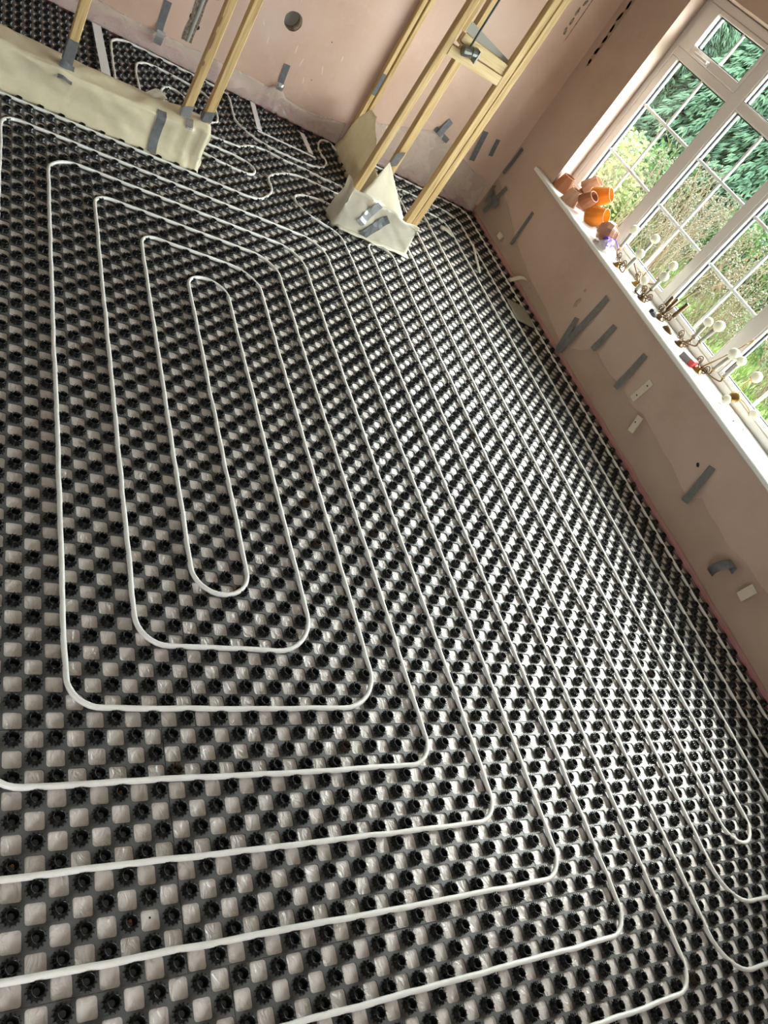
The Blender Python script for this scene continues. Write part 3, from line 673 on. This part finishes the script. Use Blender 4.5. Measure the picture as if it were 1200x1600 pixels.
def far_poly2(u, v):
    x = 1.87 + 1.2 * u; top = .30 + .16 * max(0, 1 - abs(x - 2.44) / .5) + .01 * nz(x * 9, 0, 2)
    return (x, YF - .022 - .016 * nz(x * 7, v * 2, 4) - .02 * (1 - v) ** 2, .026 + (top - .026) * v)
b = MB(); b.grid(far_poly2, 60, 10, .001); tag(b.build('polythene_sheet', 'poly_far'), 'tented polythene hung from a tape cross behind the double post', 'polythene')
wtop = [(-2.0, .34), (.0, .33), (.28, .32), (.47, .29), (.78, .31), (.83, .24), (1.12, .27), (1.51, .29), (1.6, .26), (1.79, .27), (1.95, .25), (2.17, .27), (2.26, .17), (2.42, .07), (2.77, .11), (3.12, .13), (3.35, .17), (3.58, .2), (3.9, .3), (4.24, .36)]
def wall_poly(u, v):
    y = -1.9 + 6.14 * u; top = interp(wtop, y) + .008 * nz(y * 8, 0, 6)
    f = 0
    for yc in (.85, 1.8, 2.18, .36): f += max(0, 1 - abs(y - yc) / .35) * .014 * math.sin((y - yc) * 38 / (1.3 - v)) * (1 - v)
    out = .016 + .010 * nz(y * 4, v * 2, 3) + .026 * (1 - v) ** 2 + f
    return (XW - max(.012, out) + (.007 if v > .9 else 0), y, .026 + (top - .026) * v)
b = MB(); b.grid(wall_poly, 220, 10, -.001); tag(b.build('polythene_sheet', 'poly'), 'clear polythene taped along the foot of the window wall', 'polythene')
def wall_tape(plane, p0, p1, w, label, off=.0025, mat='tape', curl=0):
    (u0, z0), (u1, z1) = p0, p1; d = Vector((u1 - u0, z1 - z0)); L = d.length; d.normalize(); n_ = Vector((-d.y, d.x))
    def fn(u, v):
        a = u0 + d.x * L * u + n_.x * w * (v - .5); z = z0 + d.y * L * u + n_.y * w * (v - .5)
        o = .004 + (off - .004) * u + curl * max(0, u - .6) ** 2 + .0006 * math.sin(u * 9)
        return (a, YF - o, z) if plane == 'far' else (XW - o, a, z)
    b = MB(); b.grid(fn, 10, 2, .0012 if plane != 'far' else -.0012, False)
    return tag(b.build('tape_strip', mat), label, 'tape', 'duct tape strips')
TWD = .045
wall_tape('far', (.27, .335), (.275, .14), TWD, 'grey tape above the polythene of the far wall, near the wall chase', curl=.1)
simple_tape('tape_strip', lambda u, v: (.255 + .05 * u, YF - .055 - .012 * math.sin(v * PI), .085 + .085 * v), 3, 5, 'shiny silver tape end hanging over the pink foam', 'foil')
wall_tape('far', (1.118, .345), (1.13, .215), TWD, 'grey tape holding the polythene peak below the round hole')
simple_tape('tape_strip', lambda u, v: (1.105 + .05 * u, YF - .032 - .012 * math.sin(v * PI) * math.sin(u * PI), .175 + .045 * v), 5, 5, 'white crumpled tape end at the polythene peak', 'foil')
wall_tape('far', (2.455, .56), (2.41, .43), .05, 'blue-grey tape between the set-back post and the double post', .03)
wall_tape('far', (2.37, .455), (2.51, .425), .04, 'short cross piece of tape behind the double post', .034)
wall_tape('far', (2.775, .62), (2.81, .38), .048, 'dark tape just right of the double post', .012)
wall_tape('far', (2.915, .615), (2.935, .48), .04, 'shortest dark tape near the room corner', .012)
wall_tape('right', (4.215, .66), (4.225, .42), .042, 'long dark tape upright in the room corner', .012)
wall_tape('right', (4.08, .375), (4.105, .11), .046, 'upright of the dark tape cross low by the room corner', .040)
wall_tape('right', (4.24, .255), (3.99, .235), .055, 'bar of the dark tape cross low by the room corner', .043)
wall_tape('right', (4.235, .30), (4.15, .17), .045, 'crumpled dark tape tucked in the room corner', .046)
wall_tape('right', (3.615, .44), (3.585, .15), .036, 'thin grey tape under the end of the window sill', .012)
wall_tape('right', (2.41, .53), (2.39, .03), .052, 'longest grey tape, reaching down to the floor edge', .040)
wall_tape('right', (2.50, .275), (2.40, .03), .048, 'pale grey tape doubling beside the longest one', .044)
wall_tape('right', (2.185, .465), (2.165, .255), .046, 'grey tape just right of the longest tape', .036)
wall_tape('right', (1.825, .52), (1.785, .245), .046, 'grey tape above the screwed filler strips', .038)
wall_tape('right', (.895, .465), (.815, .225), .050, 'grey tape nearest the plug hole under the sill', .040)
b = MB()   # tape loop standing off the wall
b.grid(lambda u, v: (XW - .045 - .055 * math.sin(min(1, u * 1.25) * PI) + (0 if u < .8 else .01), .385 - .055 * v - .05 * u + .012, .13 + .15 * min(1, u * 1.3) - (.05 * (u - .77) / .23 if u > .77 else 0)), 16, 3, .0014)
tag(b.build('tape_loop', 'tape'), 'grey tape curled into a loop off the wall at lower right', 'tape', 'duct tape strips')
b = MB(); b.grid(lambda u, v: (3.0 + .115 * u, 3.17 - .10 * u + .045 * v, .035 + .09 * math.sin(u * PI * .8)), 14, 3, .0014)
tag(b.build('tape_loop', 'pale_film'), 'white curl of tape arching from floor to window wall', 'tape')
def filler(y, z, w, h, rot, label, screws):
    o = empty('filler_strip', (XW - .004, y, z), (rot, 0, 0))
    b = MB(); b.bevbox(-.008, .002, -w / 2, w / 2, -h / 2, h / 2, .002); b.build('strip', 'paper', o)
    for (sy, sz) in screws:
        b = MB(); b.lathe([(.0001, 0), (.005, 0), (.0055, -.002)], 8, Matrix.Translation((-.0088, sy, sz)) @ Matrix.Rotation(PI / 2, 4, 'Y')); b.build('screw_head', 'hole', o)
    return tag(o, label, 'strip', 'filler strips')
filler(1.64, .37, .05, .17, .06, 'tall pale strip with two screws, high on the window wall', [(-.006, .05), (-.006, -.04)])
filler(1.455, .232, .048, .115, -.28, 'short pale strip with one screw on the polythene edge', [(.004, .012)]).location.x = XW - .045
filler(.155, .25, .055, .10, .1, 'blank pale card stuck on polythene at far right', []).location.x = XW - .046
b = MB(); b.bevbox(-.012, .012, -.03, .03, -.022, .022, .003); o = b.build('plaster_lump', 'paper', None, (XW - .03, 3.735, .12)); tag(o, 'small white lump beside the thin tape under the sill end', 'lump')
# loose bits on the floor
def strip(p, q, w, label, mat='paper', z=.0252, name='plastic_strip', h=.004):
    p, q = Vector((*p, 0)) * S, Vector((*q, 0)) * S; d = q - p; a = math.atan2(d.y, d.x); L = d.length
    b = MB(); b.bevbox(-L / 2, L / 2, -w / 2, w / 2, 0, h, .001); o = b.build(name, mat, None, ((p.x + q.x) / 2, (p.y + q.y) / 2, z)); o.rotation_euler = (0, 0, a)
    return tag(o, label, 'strip', 'loose strips on the panels')
strip((-1.7, 84.2), (-1.3, 70.5), .055, 'broad white strip lying behind the leftmost post', 'white_plastic')
strip((19.8, 84.2), (19.3, 75.9), .038, 'left upright of the white strip frame by the far wall', 'white_plastic')
strip((27.3, 82.0), (27.4, 76.3), .040, 'right upright of the white strip frame by the far wall', 'white_plastic')
strip((18.9, 75.4), (28.0, 75.6), .020, 'thin crosspiece of the white strip frame by the far wall', 'white_plastic')
b = MB(); b.tube([(55.6 * S, 70.8 * S, .034), (54.3 * S, 66.4 * S, .034), (53.1 * S, 62.2 * S, .034)], .0085, 10); tag(b.build('pipe_offcut', 'pipe'), 'short loose white pipe offcut near the room corner', 'pipe')
b = MB(); b.grid(lambda u, v: ((56.0 + 3.6 * u + .5 * v) * S, (52.6 + 5.4 * v - .6 * u) * S, .0268 + .006 * abs(nz(u * 3, v * 3, 2))), 8, 8, .002); tag(b.build('felt_offcut', 'grey_mat'), 'grey offcut lying on the nubs at the window wall', 'offcut')
b = MB(); b.grid(lambda u, v: ((49.2 + 2.3 * u + .8 * v) * S, (71.6 + 1.4 * v - .9 * u) * S, .0262 + .006 * math.sin(u * 4)), 6, 3, .001); tag(b.build('film_scrap', 'pale_film'), 'small torn white scrap on the nubs near the corner', 'scrap')
# orange screw plugs in a few castellations and one screw on the film
plug = MB(); plug.lathe([(.0014, 0), (.0030, 0), (.0034, .002), (.0020, .003), (.0014, .0004)], 10)
pm = plug.mesh('screw_plug', 'orange')
for i, (cx_, cy_, lab) in enumerate([(-5.5, -12.5, 'brass screw in a nub cup under the lowest left pipe corner'), (-10.5, -15.5, 'brass screw in a nub cup at the left picture edge'), (-5.5, -18.5, 'brass screw in a nub cup between the two lowest left pipe runs')]):
    o = bpy.data.objects.new('fixing_screw', pm); COL.objects.link(o); o.location = (cx_ * S + .002, cy_ * S + .004, .0058); tag(o, lab, 'screw', 'fixing screws')
b = MB(); b.lathe([(.0001, .0012), (.002, .001), (.0026, 0)], 8); o = b.build('debris_crumb', 'hole', None, (-4.5 * S, -18.38 * S, .0004)); tag(o, 'dark crumb on the pale film in a window near lower left', 'debris')

# ------------------------------------------------------------------ things on the sill
def globe(b, c_, r, mt=None):
    prof = [(.0001, -r)] + [(r * math.sin(PI * k / 12), -r * math.cos(PI * k / 12)) for k in range(1, 12)] + [(.0001, r)]
    b.lathe(prof, 18, Matrix.Translation(c_) @ (mt or Matrix()))
def wall_light(base, lamps, label, metal='brass', bulbs=True, finial=None, rose=.034):
    """brass wall light lying on the sill: rose, S arms, drip cups, candle tubes, bulbs"""
    B = Vector(base); o = empty('wall_light', base); tag(o, label, 'wall light', 'old wall lights on the sill')
    b = MB(); b.lathe([(.0001, .0), (rose, .0), (rose * 1.02, .006), (rose * .7, .012), (rose * .55, .022), (rose * .3, .030), (.0001, .033)], 16); b.build('rose', metal, o)
    for L in lamps:
        P = Vector(L[:3]) - B; h = L[3] if len(L) > 3 else .115; br = 1.18 * (L[4] if len(L) > 4 else .026)
        tilt = Vector((L[5], L[6], 1)).normalized() if len(L) > 6 else Vector((0, 0, 1))
        foot = P - tilt * h
        q = tilt.to_track_quat('Z', 'Y').to_matrix().to_4x4()
        a0 = Vector((0, 0, .026)); mid = (a0 + foot) / 2; side = Vector((foot.y, -foot.x, 0)); side = side.normalized() * .012 if side.length > 1e-4 else Vector()
        cp = catmull3([a0, a0 + Vector((foot.x * .18, foot.y * .18, .018)), mid + Vector((0, 0, -.016)) + side, Vector((foot.x, foot.y, foot.z - .03)) , foot - tilt * .004])
        cp = [Vector((p.x, p.y, max(p.z, .006))) for p in cp]
        arm = MB(); arm.tube(cp, .0052, 8); arm_o = arm.build('arm', 'dark_brass', o)
        cup = MB(); cup.lathe([(.0001, -.006), (.006, -.005), (.010, .002), (.019, .008), (.020, .010), (.012, .008), (.0001, .008)], 14, Matrix.Translation(foot) @ q); cup.build('drip_cup', metal, arm_o)
        ct = MB(); ct.lathe([(.0135, .008), (.0135, h - br - .004), (.009, h - br), (.0001, h - br)], 14, Matrix.Translation(foot) @ q); ct.build('candle_tube', 'candle' if bulbs else 'dark_brass', o)
        if bulbs:
            bb = MB(); bb.lathe([(.0095, -br * 1.25), (.011, -br * 1.0)] + [(br * math.sin(t), -br * math.cos(t)) for t in [PI * k / 12 for k in range(2, 12)]] + [(.0001, br)], 18, Matrix.Translation(P) @ q); bb.build('bulb', 'bulb', o)
    for sg in (-1, 1):     # cast scrollwork beside the rose
        sc_ = MB(); pts = []
        for k in range(19):
            t = k / 18; a = t * 3.3 * PI; r_ = .030 * (1 - .72 * t)
            pts.append(Vector((.010 * sg, sg * (.050 + r_ * math.cos(a) * .8), .045 + r_ * math.sin(a) * 1.2)))
        sc_.tube([Vector((0, 0, .02))] + pts, .0036, 6); sc_.build('scroll', 'dark_brass', o)
    if finial:
        F = Vector(finial) - B
        fb = MB(); fb.tube(catmull3([Vector((0, 0, .03)), F * .5 + Vector((.006, 0, .01)), F]), [.005] * 3 + [.0035] * 6, 8)
        fo = fb.build('stem', metal, o)
        d = F.normalized(); u = d.orthogonal().normalized(); lb = MB()
        lb.tube([F + d * (.022 - .022 * math.cos(t)) + u * .016 * math.sin(t) for t in [2 * PI * k / 16 for k in range(17)]], .0028, 6); lb.build('hanging_loop', metal, fo)
    return o
def catmull3(p):
    p = [Vector(q) for q in p]; out = []
    for i in range(len(p) - 1):
        a, b_, c_, d = p[max(i - 1, 0)], p[i], p[i + 1], p[min(i + 2, len(p) - 1)]
        for k in range(4):
            t = k / 4; out.append(.5 * ((2 * b_) + (c_ - a) * t + (2 * a - 5 * b_ + 4 * c_ - d) * t * t + (3 * b_ - a - 3 * c_ + d) * t ** 3))
    out.append(p[-1]); return out
Zs = SZ
wall_light((3.20, 2.62, Zs), [(3.25, 2.764, .909, .15, .027, .05, .1), (3.20, 2.527, .85, .13, .028, .1, .02)], 'brass two-candle wall light next to the purple wrapper', 'brass')
wall_light((3.28, 2.44, Zs), [(3.28, 2.590, .966, .17, .027), (3.27, 2.295, .947, .13, .027, .05, -.05)], 'taller brass wall light with a looped stem and two globe bulbs', 'brass', finial=(3.27, 2.45, .96))
wall_light((3.20, 2.24, Zs), [(3.25, 2.273, .87, .12, .028, .2, .1), (3.18, 2.315, .775, .085, .025)], 'low wall light with one upright and one sagging bulb', 'dark_brass')
wall_light((3.26, 2.07, Zs), [(3.31, 2.10, .86, .12, .02, .2, .1), (3.27, 1.98, .90, .15, .02, .05, -.1), (3.33, 2.16, .84, .1, .02)], 'dark brass three-arm wall light without bulbs', 'dark_brass', bulbs=False, finial=(3.31, 2.05, .95), rose=.042)
wall_light((3.26, 1.80, Zs), [(3.25, 1.754, .907, .13, .025, .1, .1), (3.25, 1.672, .94, .15, .030, .05, -.1)], 'brass wall light with a big and a small bulb touching', 'dark_brass')
wall_light((3.24, 1.54, Zs), [(3.25, 1.452, .907, .15, .030, .1, -.05), (3.29, 1.405, .905, .14, .025)], 'brass wall light behind the red and grey box', 'brass', finial=(3.28, 1.46, .99))
# globe fitting at the right end
g = empty('globe_fitting', (3.25, 1.22, Zs)); tag(g, 'polished brass three-globe fitting nearest the right end of the sill', 'light fitting')
b = MB(); b.lathe([(.0001, 0), (.036, 0), (.037, .008), (.02, .016), (.0001, .018)], 18, Matrix.Translation((.03, .02, .075)) @ Matrix.Rotation(-1.0, 4, 'Y')); b.build('rose', 'brass', g)
for i, (P, br) in enumerate([((0, .02, .215), .034), ((-.01, .035, .030), .030), ((.05, -.13, .085), .032)]):
    P = Vector(P); a = MB(); a.tube(catmull3([Vector((.03, .02, .085)), (Vector((.03, .02, .085)) + P) / 2 + Vector((0, .01, .01)), P - Vector((.004, 0, 0))]), .0035, 8); ao = a.build('arm', 'brass', g)
    c_ = MB(); c_.lathe([(.0001, -.010), (.014, -.008), (.021, .0), (.022, .004), (.0001, .002)], 16, Matrix.Translation(P) @ Matrix.Rotation(.5 - i * .6, 4, 'Y')); c_.build('cap', 'brass', ao)
    bb = MB(); globe(bb, P + Vector((.010, -.006, .026 if i == 0 else .006)), br); bb.build('globe', 'bulb', g)
# lampshades
def lampshade(loc, rot, label, mat, r0=.034, r1=.058, h=.085, k=12):
    o = empty('lampshade', loc, rot)
    tag(o, label, 'lampshade', 'pile of candle lampshades')
    b = MB(); md = lambda i, z: 1 + (.012 if i % 2 else -.012)
    b.lathe([(r1, 0), (r1 * .8 + r0 * .2, h * .3), (r1 * .42 + r0 * .58, h * .7), (r0, h), (r0 - .0015, h), (r1 * .42 + r0 * .58 - .0015, h * .7), (r1 - .0015, 0)], k * 2, None, md, False); b.build('fabric', mat, o)
    for zz, rr in ((0, r1), (h, r0)):
        t = MB(); t.tube([((rr + .001) * math.cos(2 * PI * i / 24), (rr + .001) * math.sin(2 * PI * i / 24), zz) for i in range(25)], .0028, 6); t.build('trim', 'shade_pale', o)
    for i in range(k // 2):
        a = 4 * PI * i / k; t = MB(); t.tube([((r1 + .0008) * math.cos(a), (r1 + .0008) * math.sin(a), 0), ((r0 + .0008) * math.cos(a), (r0 + .0008) * math.sin(a), h)], .0014, 5); t.build('rib', 'shade_peach', o)
    return o
lampshade((3.205, 3.615, Zs + .003), (0, 0, .3), 'terracotta lampshade at the far end of the sill, in the reveal', 'shade_peach', .046, .072, .115)
lampshade((3.305, 3.475, Zs + .003), (0, 0, 1), 'terracotta lampshade beneath the topmost peach one', 'shade_peach', .046, .070, .12)
lampshade((3.30, 3.485, Zs + .125), (.35, .1, .2), 'peach frilled lampshade on top of the pile', 'shade_pale', .044, .070, .115)
lampshade((3.285, 3.345, Zs + .135), (.75, .1, .4), 'bright amber lampshade perched against the glass', 'shade', .050, .074, .135)
lampshade((3.165, 3.405, Zs + .003), (0, 0, .6), 'peach lampshade low at the sill edge', 'shade_pale', .042, .066, .105)
lampshade((3.265, 3.235, Zs + .040), (.95, .0, .35), 'bright amber lampshade lying half on its side', 'shade', .052, .078, .140)
lampshade((3.185, 3.290, Zs + .085), (.45, -.3, .6), 'terracotta lampshade leaning in the middle of the pile', 'shade_peach', .040, .064, .10)
# cut-glass shade
o = empty('glass_shade', (3.22, 2.925, Zs + .076), (1.2, .2, .5)); tag(o, 'round pink cut-glass shade beside the amber lampshades', 'glass shade')
b = MB(); b.lathe([(.028, -.055), (.045, -.045), (.062, -.02), (.066, .005), (.058, .035), (.040, .052), (.030, .055), (.027, .05), (.036, .048), (.052, .032), (.060, .005), (.056, -.02), (.040, -.04), (.026, -.05)], 20, None, lambda i, z: 1 + (.05 if i % 2 else -.03), False); b.v = [(x * 1.25, y * 1.25, z * 1.25) for x, y, z in b.v]; b.build('bowl', 'amber_glass', o)
b = MB(); b.lathe([(.033, .060), (.040, .070), (.038, .077), (.030, .075)], 16); b.build('collar', 'amber_glass', o)
# wrapper, boxes and small parts
o = empty('plastic_wrapper', (3.175, 2.795, Zs + .002)); o.scale = (1.25, 1.25, 1.25); tag(o, 'crumpled purple and white wrapper by the glass shade', 'wrapper')
b = MB(); b.grid(lambda u, v: (-.05 + .11 * u, -.05 + .11 * v, .012 + .035 * abs(nz(u * 3.5, v * 3.5, 1)) + .03 * math.sin(u * 3) * math.sin(v * 3)), 9, 9, .001, False); b.build('white_film', 'white_plastic', o)
b = MB(); b.grid(lambda u, v: (-.055 + .055 * u + .03 * v, -.055 + .10 * v, .036 + .035 * math.sin(v * 3) + .02 * abs(nz(u * 5, v * 5, 4))), 4, 8, .0012, False); b.build('purple_band', 'purple', o)
b = MB(); b.tube(catmull([(-.02, .03, .03), (.02, .06, .06), (.05, .03, .075), (.06, -.03, .05)]) if False else [(-.02, .03, .03), (0, .055, .055), (.03, .06, .07), (.055, .03, .07), (.06, -.02, .05)], .003, 6); b.build('purple_cord', 'purple', o)
o = empty('small_box', (3.19, 1.60, Zs), (0, 0, .35)); tag(o, 'small grey box with a red end, near the sill edge', 'box')
b = MB(); b.bevbox(-.035, .035, -.01, .06, 0, .04, .002); b.build('grey_carton', 'grey_card', o)
b = MB(); b.bevbox(-.036, .036, -.045, -.011, 0, .042, .003); b.build('red_end', 'red', o)
o = empty('cable_clip', (3.205, 2.10, Zs)); tag(o, 'glossy black plug parts in front of the bulbless wall light', 'plug')
b = MB(); b.lathe([(.0001, 0), (.022, 0), (.022, .016), (.015, .026), (.0001, .028)], 14); b.build('plug_body', 'black', o)
b = MB(); b.bevbox(-.03, -.005, -.06, -.02, .0, .02, .004); b.build('connector', 'black', o)
o = empty('light_switch_cover', (3.24, 1.93, Zs), (0, 0, .4)); tag(o, 'oval dark metal cover between two wall lights', 'cover')
b = MB(); b.lathe([(.0001, .03), (.018, .026), (.028, .01), (.03, 0)], 16, Matrix.Scale(1.4, 4, (0, 1, 0))); b.build('dome', 'dark_brass', o)
b = MB(); b.lathe([(.0001, .012), (.006, .01), (.007, 0), (.0001, 0)], 10); o = b.build('loose_screw', 'steel', None, (3.22, 1.09, Zs)); tag(o, 'loose metal screw alone on the bare sill', 'screw')
b = MB(); b.tube([(3.255, 1.02, Zs + .006), (3.285, 1.045, Zs + .006)], .005, 8); tag(b.build('loose_tube', 'steel'), 'short metal tube lying on the sill by the brass fitting', 'tube')

# ------------------------------------------------------------------ garden
GZ = -.35
b = MB(); b.box(3.5, 42, -22, 34, GZ - .1, GZ); struct(b.build('ground', 'lawn'))
b = MB(); g_ = random.Random(5)
for i in range(42000):
    x = 4.6 + 11 * g_.random() ** 1.3; y = -.5 + 13.5 * g_.random()
    h = .05 + .10 * g_.random(); a = g_.random() * PI; dx, dy = math.cos(a) * .012, math.sin(a) * .012; lx, ly = g_.uniform(-.05, .05), g_.uniform(-.05, .05)
    b.add([(x - dx, y - dy, GZ), (x + dx, y + dy, GZ), (x + lx, y + ly, GZ + h)], [(0, 1, 2)])
tag(b.build('grass', 'grass'), 'rough grass of the garden lawn outside the window', 'grass', None, 'stuff')
def conifer_meshes(seed, H, Rr, n):
    g = random.Random(seed); f = MB(); c_ = MB()
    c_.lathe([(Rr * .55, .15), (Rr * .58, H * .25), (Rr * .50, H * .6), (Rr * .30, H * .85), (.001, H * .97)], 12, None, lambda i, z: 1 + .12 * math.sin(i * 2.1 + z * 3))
    for i in range(n):
        t = g.random() ** 1.15; z = .15 + t * (H - .2); a = g.random() * 2 * PI
        lump = 1 + .22 * noise.noise(Vector((math.cos(a) * 2.2, math.sin(a) * 2.2, z * 1.6 + seed)))
        rr = Rr * lump * ((1 - t ** 1.6) ** .6) * g.uniform(.72, 1.04) + .04
        p = Vector((math.cos(a) * rr, math.sin(a) * rr, z)); out = Vector((math.cos(a), math.sin(a), g.uniform(-.9, .1))).normalized()
        sd = out.cross(Vector((0, 0, 1))).normalized()
        L = g.uniform(.10, .24)
        for k in range(3):
            d = (out + sd * (k - 1) * .5 + Vector((0, 0, -.25 * g.random()))).normalized(); w = sd * .028
            m_ = p + d * L * .5
            f.add([p, m_ - w, p + d * L + Vector((0, 0, -.05)), m_ + w], [(0, 1, 2, 3)])
    return f.mesh('foliage', 'conifer'), c_.mesh('inner_branches', 'core')
tr_me = MB(); tr_me.lathe([(.14, 0), (.12, .5), (.08, 1.5)], 8); tr_me = tr_me.mesh('trunk', 'twig')
CV = [conifer_meshes(1, 3.5, 1.35, 7000), conifer_meshes(2, 3.7, 1.5, 7500), conifer_meshes(3, 3.2, 1.25, 6000)]
cl = [(10.6, 12.6, 1, 'drooping conifer seen through the leftmost casement'), (11.3, 10.6, 0, 'blue-green conifer behind the first mullion'), (11.6, 8.9, 1, 'tall conifer filling the top of the second casement'),
      (12.8, 7.2, 0, 'conifer behind the brambles in the third casement'), (14.2, 5.3, 1, 'conifer far back beyond the lawn'), (13.4, 12.2, 0, 'conifer peeping between two others at the back'),
      (10.4, 14.8, 2, 'conifer at the left end of the garden row'), (15.0, 9.6, 1, 'rear conifer closing the gap in the row'), (16.0, 2.9, 0, 'conifer at the right end of the garden row'), (13.6, 15.4, 1, 'rear conifer at the left corner of the garden')]
for i, (x, y, k, lab) in enumerate(cl):
    o = empty('conifer_tree', (x, y, GZ), (0, 0, i * 1.7)); tag(o, lab, 'tree', 'garden conifers')
    link('foliage', CV[k][0], o); link('inner_branches', CV[k][1], o); link('trunk', tr_me, o)
def bush_mesh(seed, H, Rr, n, leaf, mat):
    g = random.Random(seed); f = MB()
    for i in range(n):
        a = g.random() * 2 * PI; ph = math.acos(g.uniform(-.3, 1)); rr = g.uniform(.55, 1.05) * (1 + .25 * noise.noise(Vector((a * 1.3, ph * 2, seed))))
        p = Vector((Rr * rr * math.sin(ph) * math.cos(a), Rr * rr * math.sin(ph) * math.sin(a), H * .42 + H * .55 * rr * math.cos(ph)))
        if p.z < .02: p.z = .02 + .1 * g.random()
        d = Vector((g.uniform(-1, 1), g.uniform(-1, 1), g.uniform(-.6, .8))).normalized(); s_ = d.orthogonal().normalized() * leaf * .32; L = leaf * g.uniform(.6, 1.2)
        f.add([p, p + d * L * .5 - s_, p + d * L, p + d * L * .5 + s_], [(0, 1, 2, 3)])
    st = MB()
    for k in range(7):
        a = g.random() * 2 * PI; r_ = Rr * g.uniform(.2, .7); st.tube([(0, 0, 0), (r_ * .4 * math.cos(a), r_ * .4 * math.sin(a), H * .35), (r_ * math.cos(a), r_ * math.sin(a), H * .75)], [.014, .010, .004], 5)
    return f.mesh('leaves', mat), st.mesh('stems', 'twig')
BM = {'y': bush_mesh(4, 1.25, .55, 1500, .075, 'leaf_yellow'), 'g': bush_mesh(5, .9, .6, 1700, .07, 'leaf_green'), 'l': bush_mesh(6, .6, .7, 1500, .07, 'leaf_green')}
for i, (x, y, k, s_, lab) in enumerate([(6.5, 7.05, 'y', 1.0, 'yellow-leaved shrub near the glass, lower left of the window'), (8.3, 8.55, 'g', 1.2, 'green bush below the first mullion'), (7.2, 6.9, 'l', .8, 'low green bush left of the dry weeds'),
        (9.9, 7.0, 'g', 1.3, 'green bush behind the dry weeds in the middle'), (9.2, 5.0, 'l', 1.0, 'low bush seen through the third casement'), (11.0, 5.6, 'g', 1.2, 'rounded bush beyond the third casement'),
        (8.2, 10.2, 'g', 1.4, 'leafy bush under the drooping conifer'), (12.0, 3.6, 'g', 1.1, 'bush at the right edge of the lawn'), (10.2, 9.4, 'g', 1.3, 'green bush at the foot of the conifers')]):
    o = empty('garden_bush', (x, y, GZ), (0, 0, i * 1.3)); o.scale = (s_, s_, s_); tag(o, lab, 'bush', 'garden bushes')
    link('leaves', BM[k][0], o); link('stems', BM[k][1], o)
def weed_mesh(seed, H, n):
    g = random.Random(seed); st = MB(); hd = MB()
    for i in range(n):
        a = g.random() * 2 * PI; r_ = g.random() * .35; p0 = Vector((r_ * math.cos(a), r_ * math.sin(a), 0)); ln = Vector((g.uniform(-.35, .35), g.uniform(-.35, .35), 0)); h_ = H * g.uniform(.55, 1.1)
        p1 = p0 + ln * .4 + Vector((0, 0, h_ * .5)); p2 = p0 + ln * 1.2 + Vector((0, 0, h_)); st.tube([p0, p1, p2], [.006, .005, .0025], 4, False)
        for k in range(g.randint(2, 5)):
            t = g.uniform(.45, 1); q = p1.lerp(p2, t); e = q + Vector((g.uniform(-.16, .16), g.uniform(-.16, .16), g.uniform(.03, .16))); st.tube([q, e], [.0028, .0018], 3, False)
            for _ in range(g.randint(1, 3)):
                c_ = e + Vector((g.uniform(-.03, .03), g.uniform(-.03, .03), g.uniform(-.02, .03))); s_ = g.uniform(.007, .015)
                hd.add([c_ + Vector(v_) * s_ for v_ in ((1, 0, 0), (-1, 0, 0), (0, 1, 0), (0, -1, 0), (0, 0, 1.3), (0, 0, -1.3))], [(0, 2, 4), (2, 1, 4), (1, 3, 4), (3, 0, 4), (2, 0, 5), (1, 2, 5), (3, 1, 5), (0, 3, 5)])
    return st.mesh('stems', 'straw'), hd.mesh('seed_heads', 'bud')
WM = [weed_mesh(7, 1.15, 42), weed_mesh(8, .8, 46), weed_mesh(9, 1.55, 22)]
for i, (x, y, k, lab) in enumerate([(7.6, 6.6, 0, 'dry weed clump in the middle of the second casement'), (6.9, 5.75, 1, 'low dry weeds under the second casement'), (8.6, 6.3, 0, 'dry weed clump in front of the green bushes'), (6.2, 4.95, 2, 'tall sparse stems close outside the second mullion'),
        (8.1, 5.2, 0, 'dry weeds in the upper part of the third casement'), (7.0, 4.6, 1, 'low dry weeds below the third casement'), (9.3, 7.9, 0, 'dry weeds at the foot of the tall conifer'), (7.4, 7.9, 1, 'pale weeds under the yellow shrub'),
        (9.4, 4.2, 1, 'thin weeds at the edge of the lawn'), (6.0, 5.6, 2, 'tall stems with pale buds near the second casement'), (10.4, 6.2, 0, 'distant dry weeds before the rear conifers'), (8.0, 3.9, 1, 'straw clump on the lawn at the right')]):
    o = empty('dry_weeds', (x, y, GZ), (0, 0, i * 2.1)); tag(o, lab, 'weeds', 'dry garden weeds')
    link('stems', WM[k][0], o); link('seed_heads', WM[k][1], o)
print('castellations', nub_count, 'objects', len(bpy.data.objects))
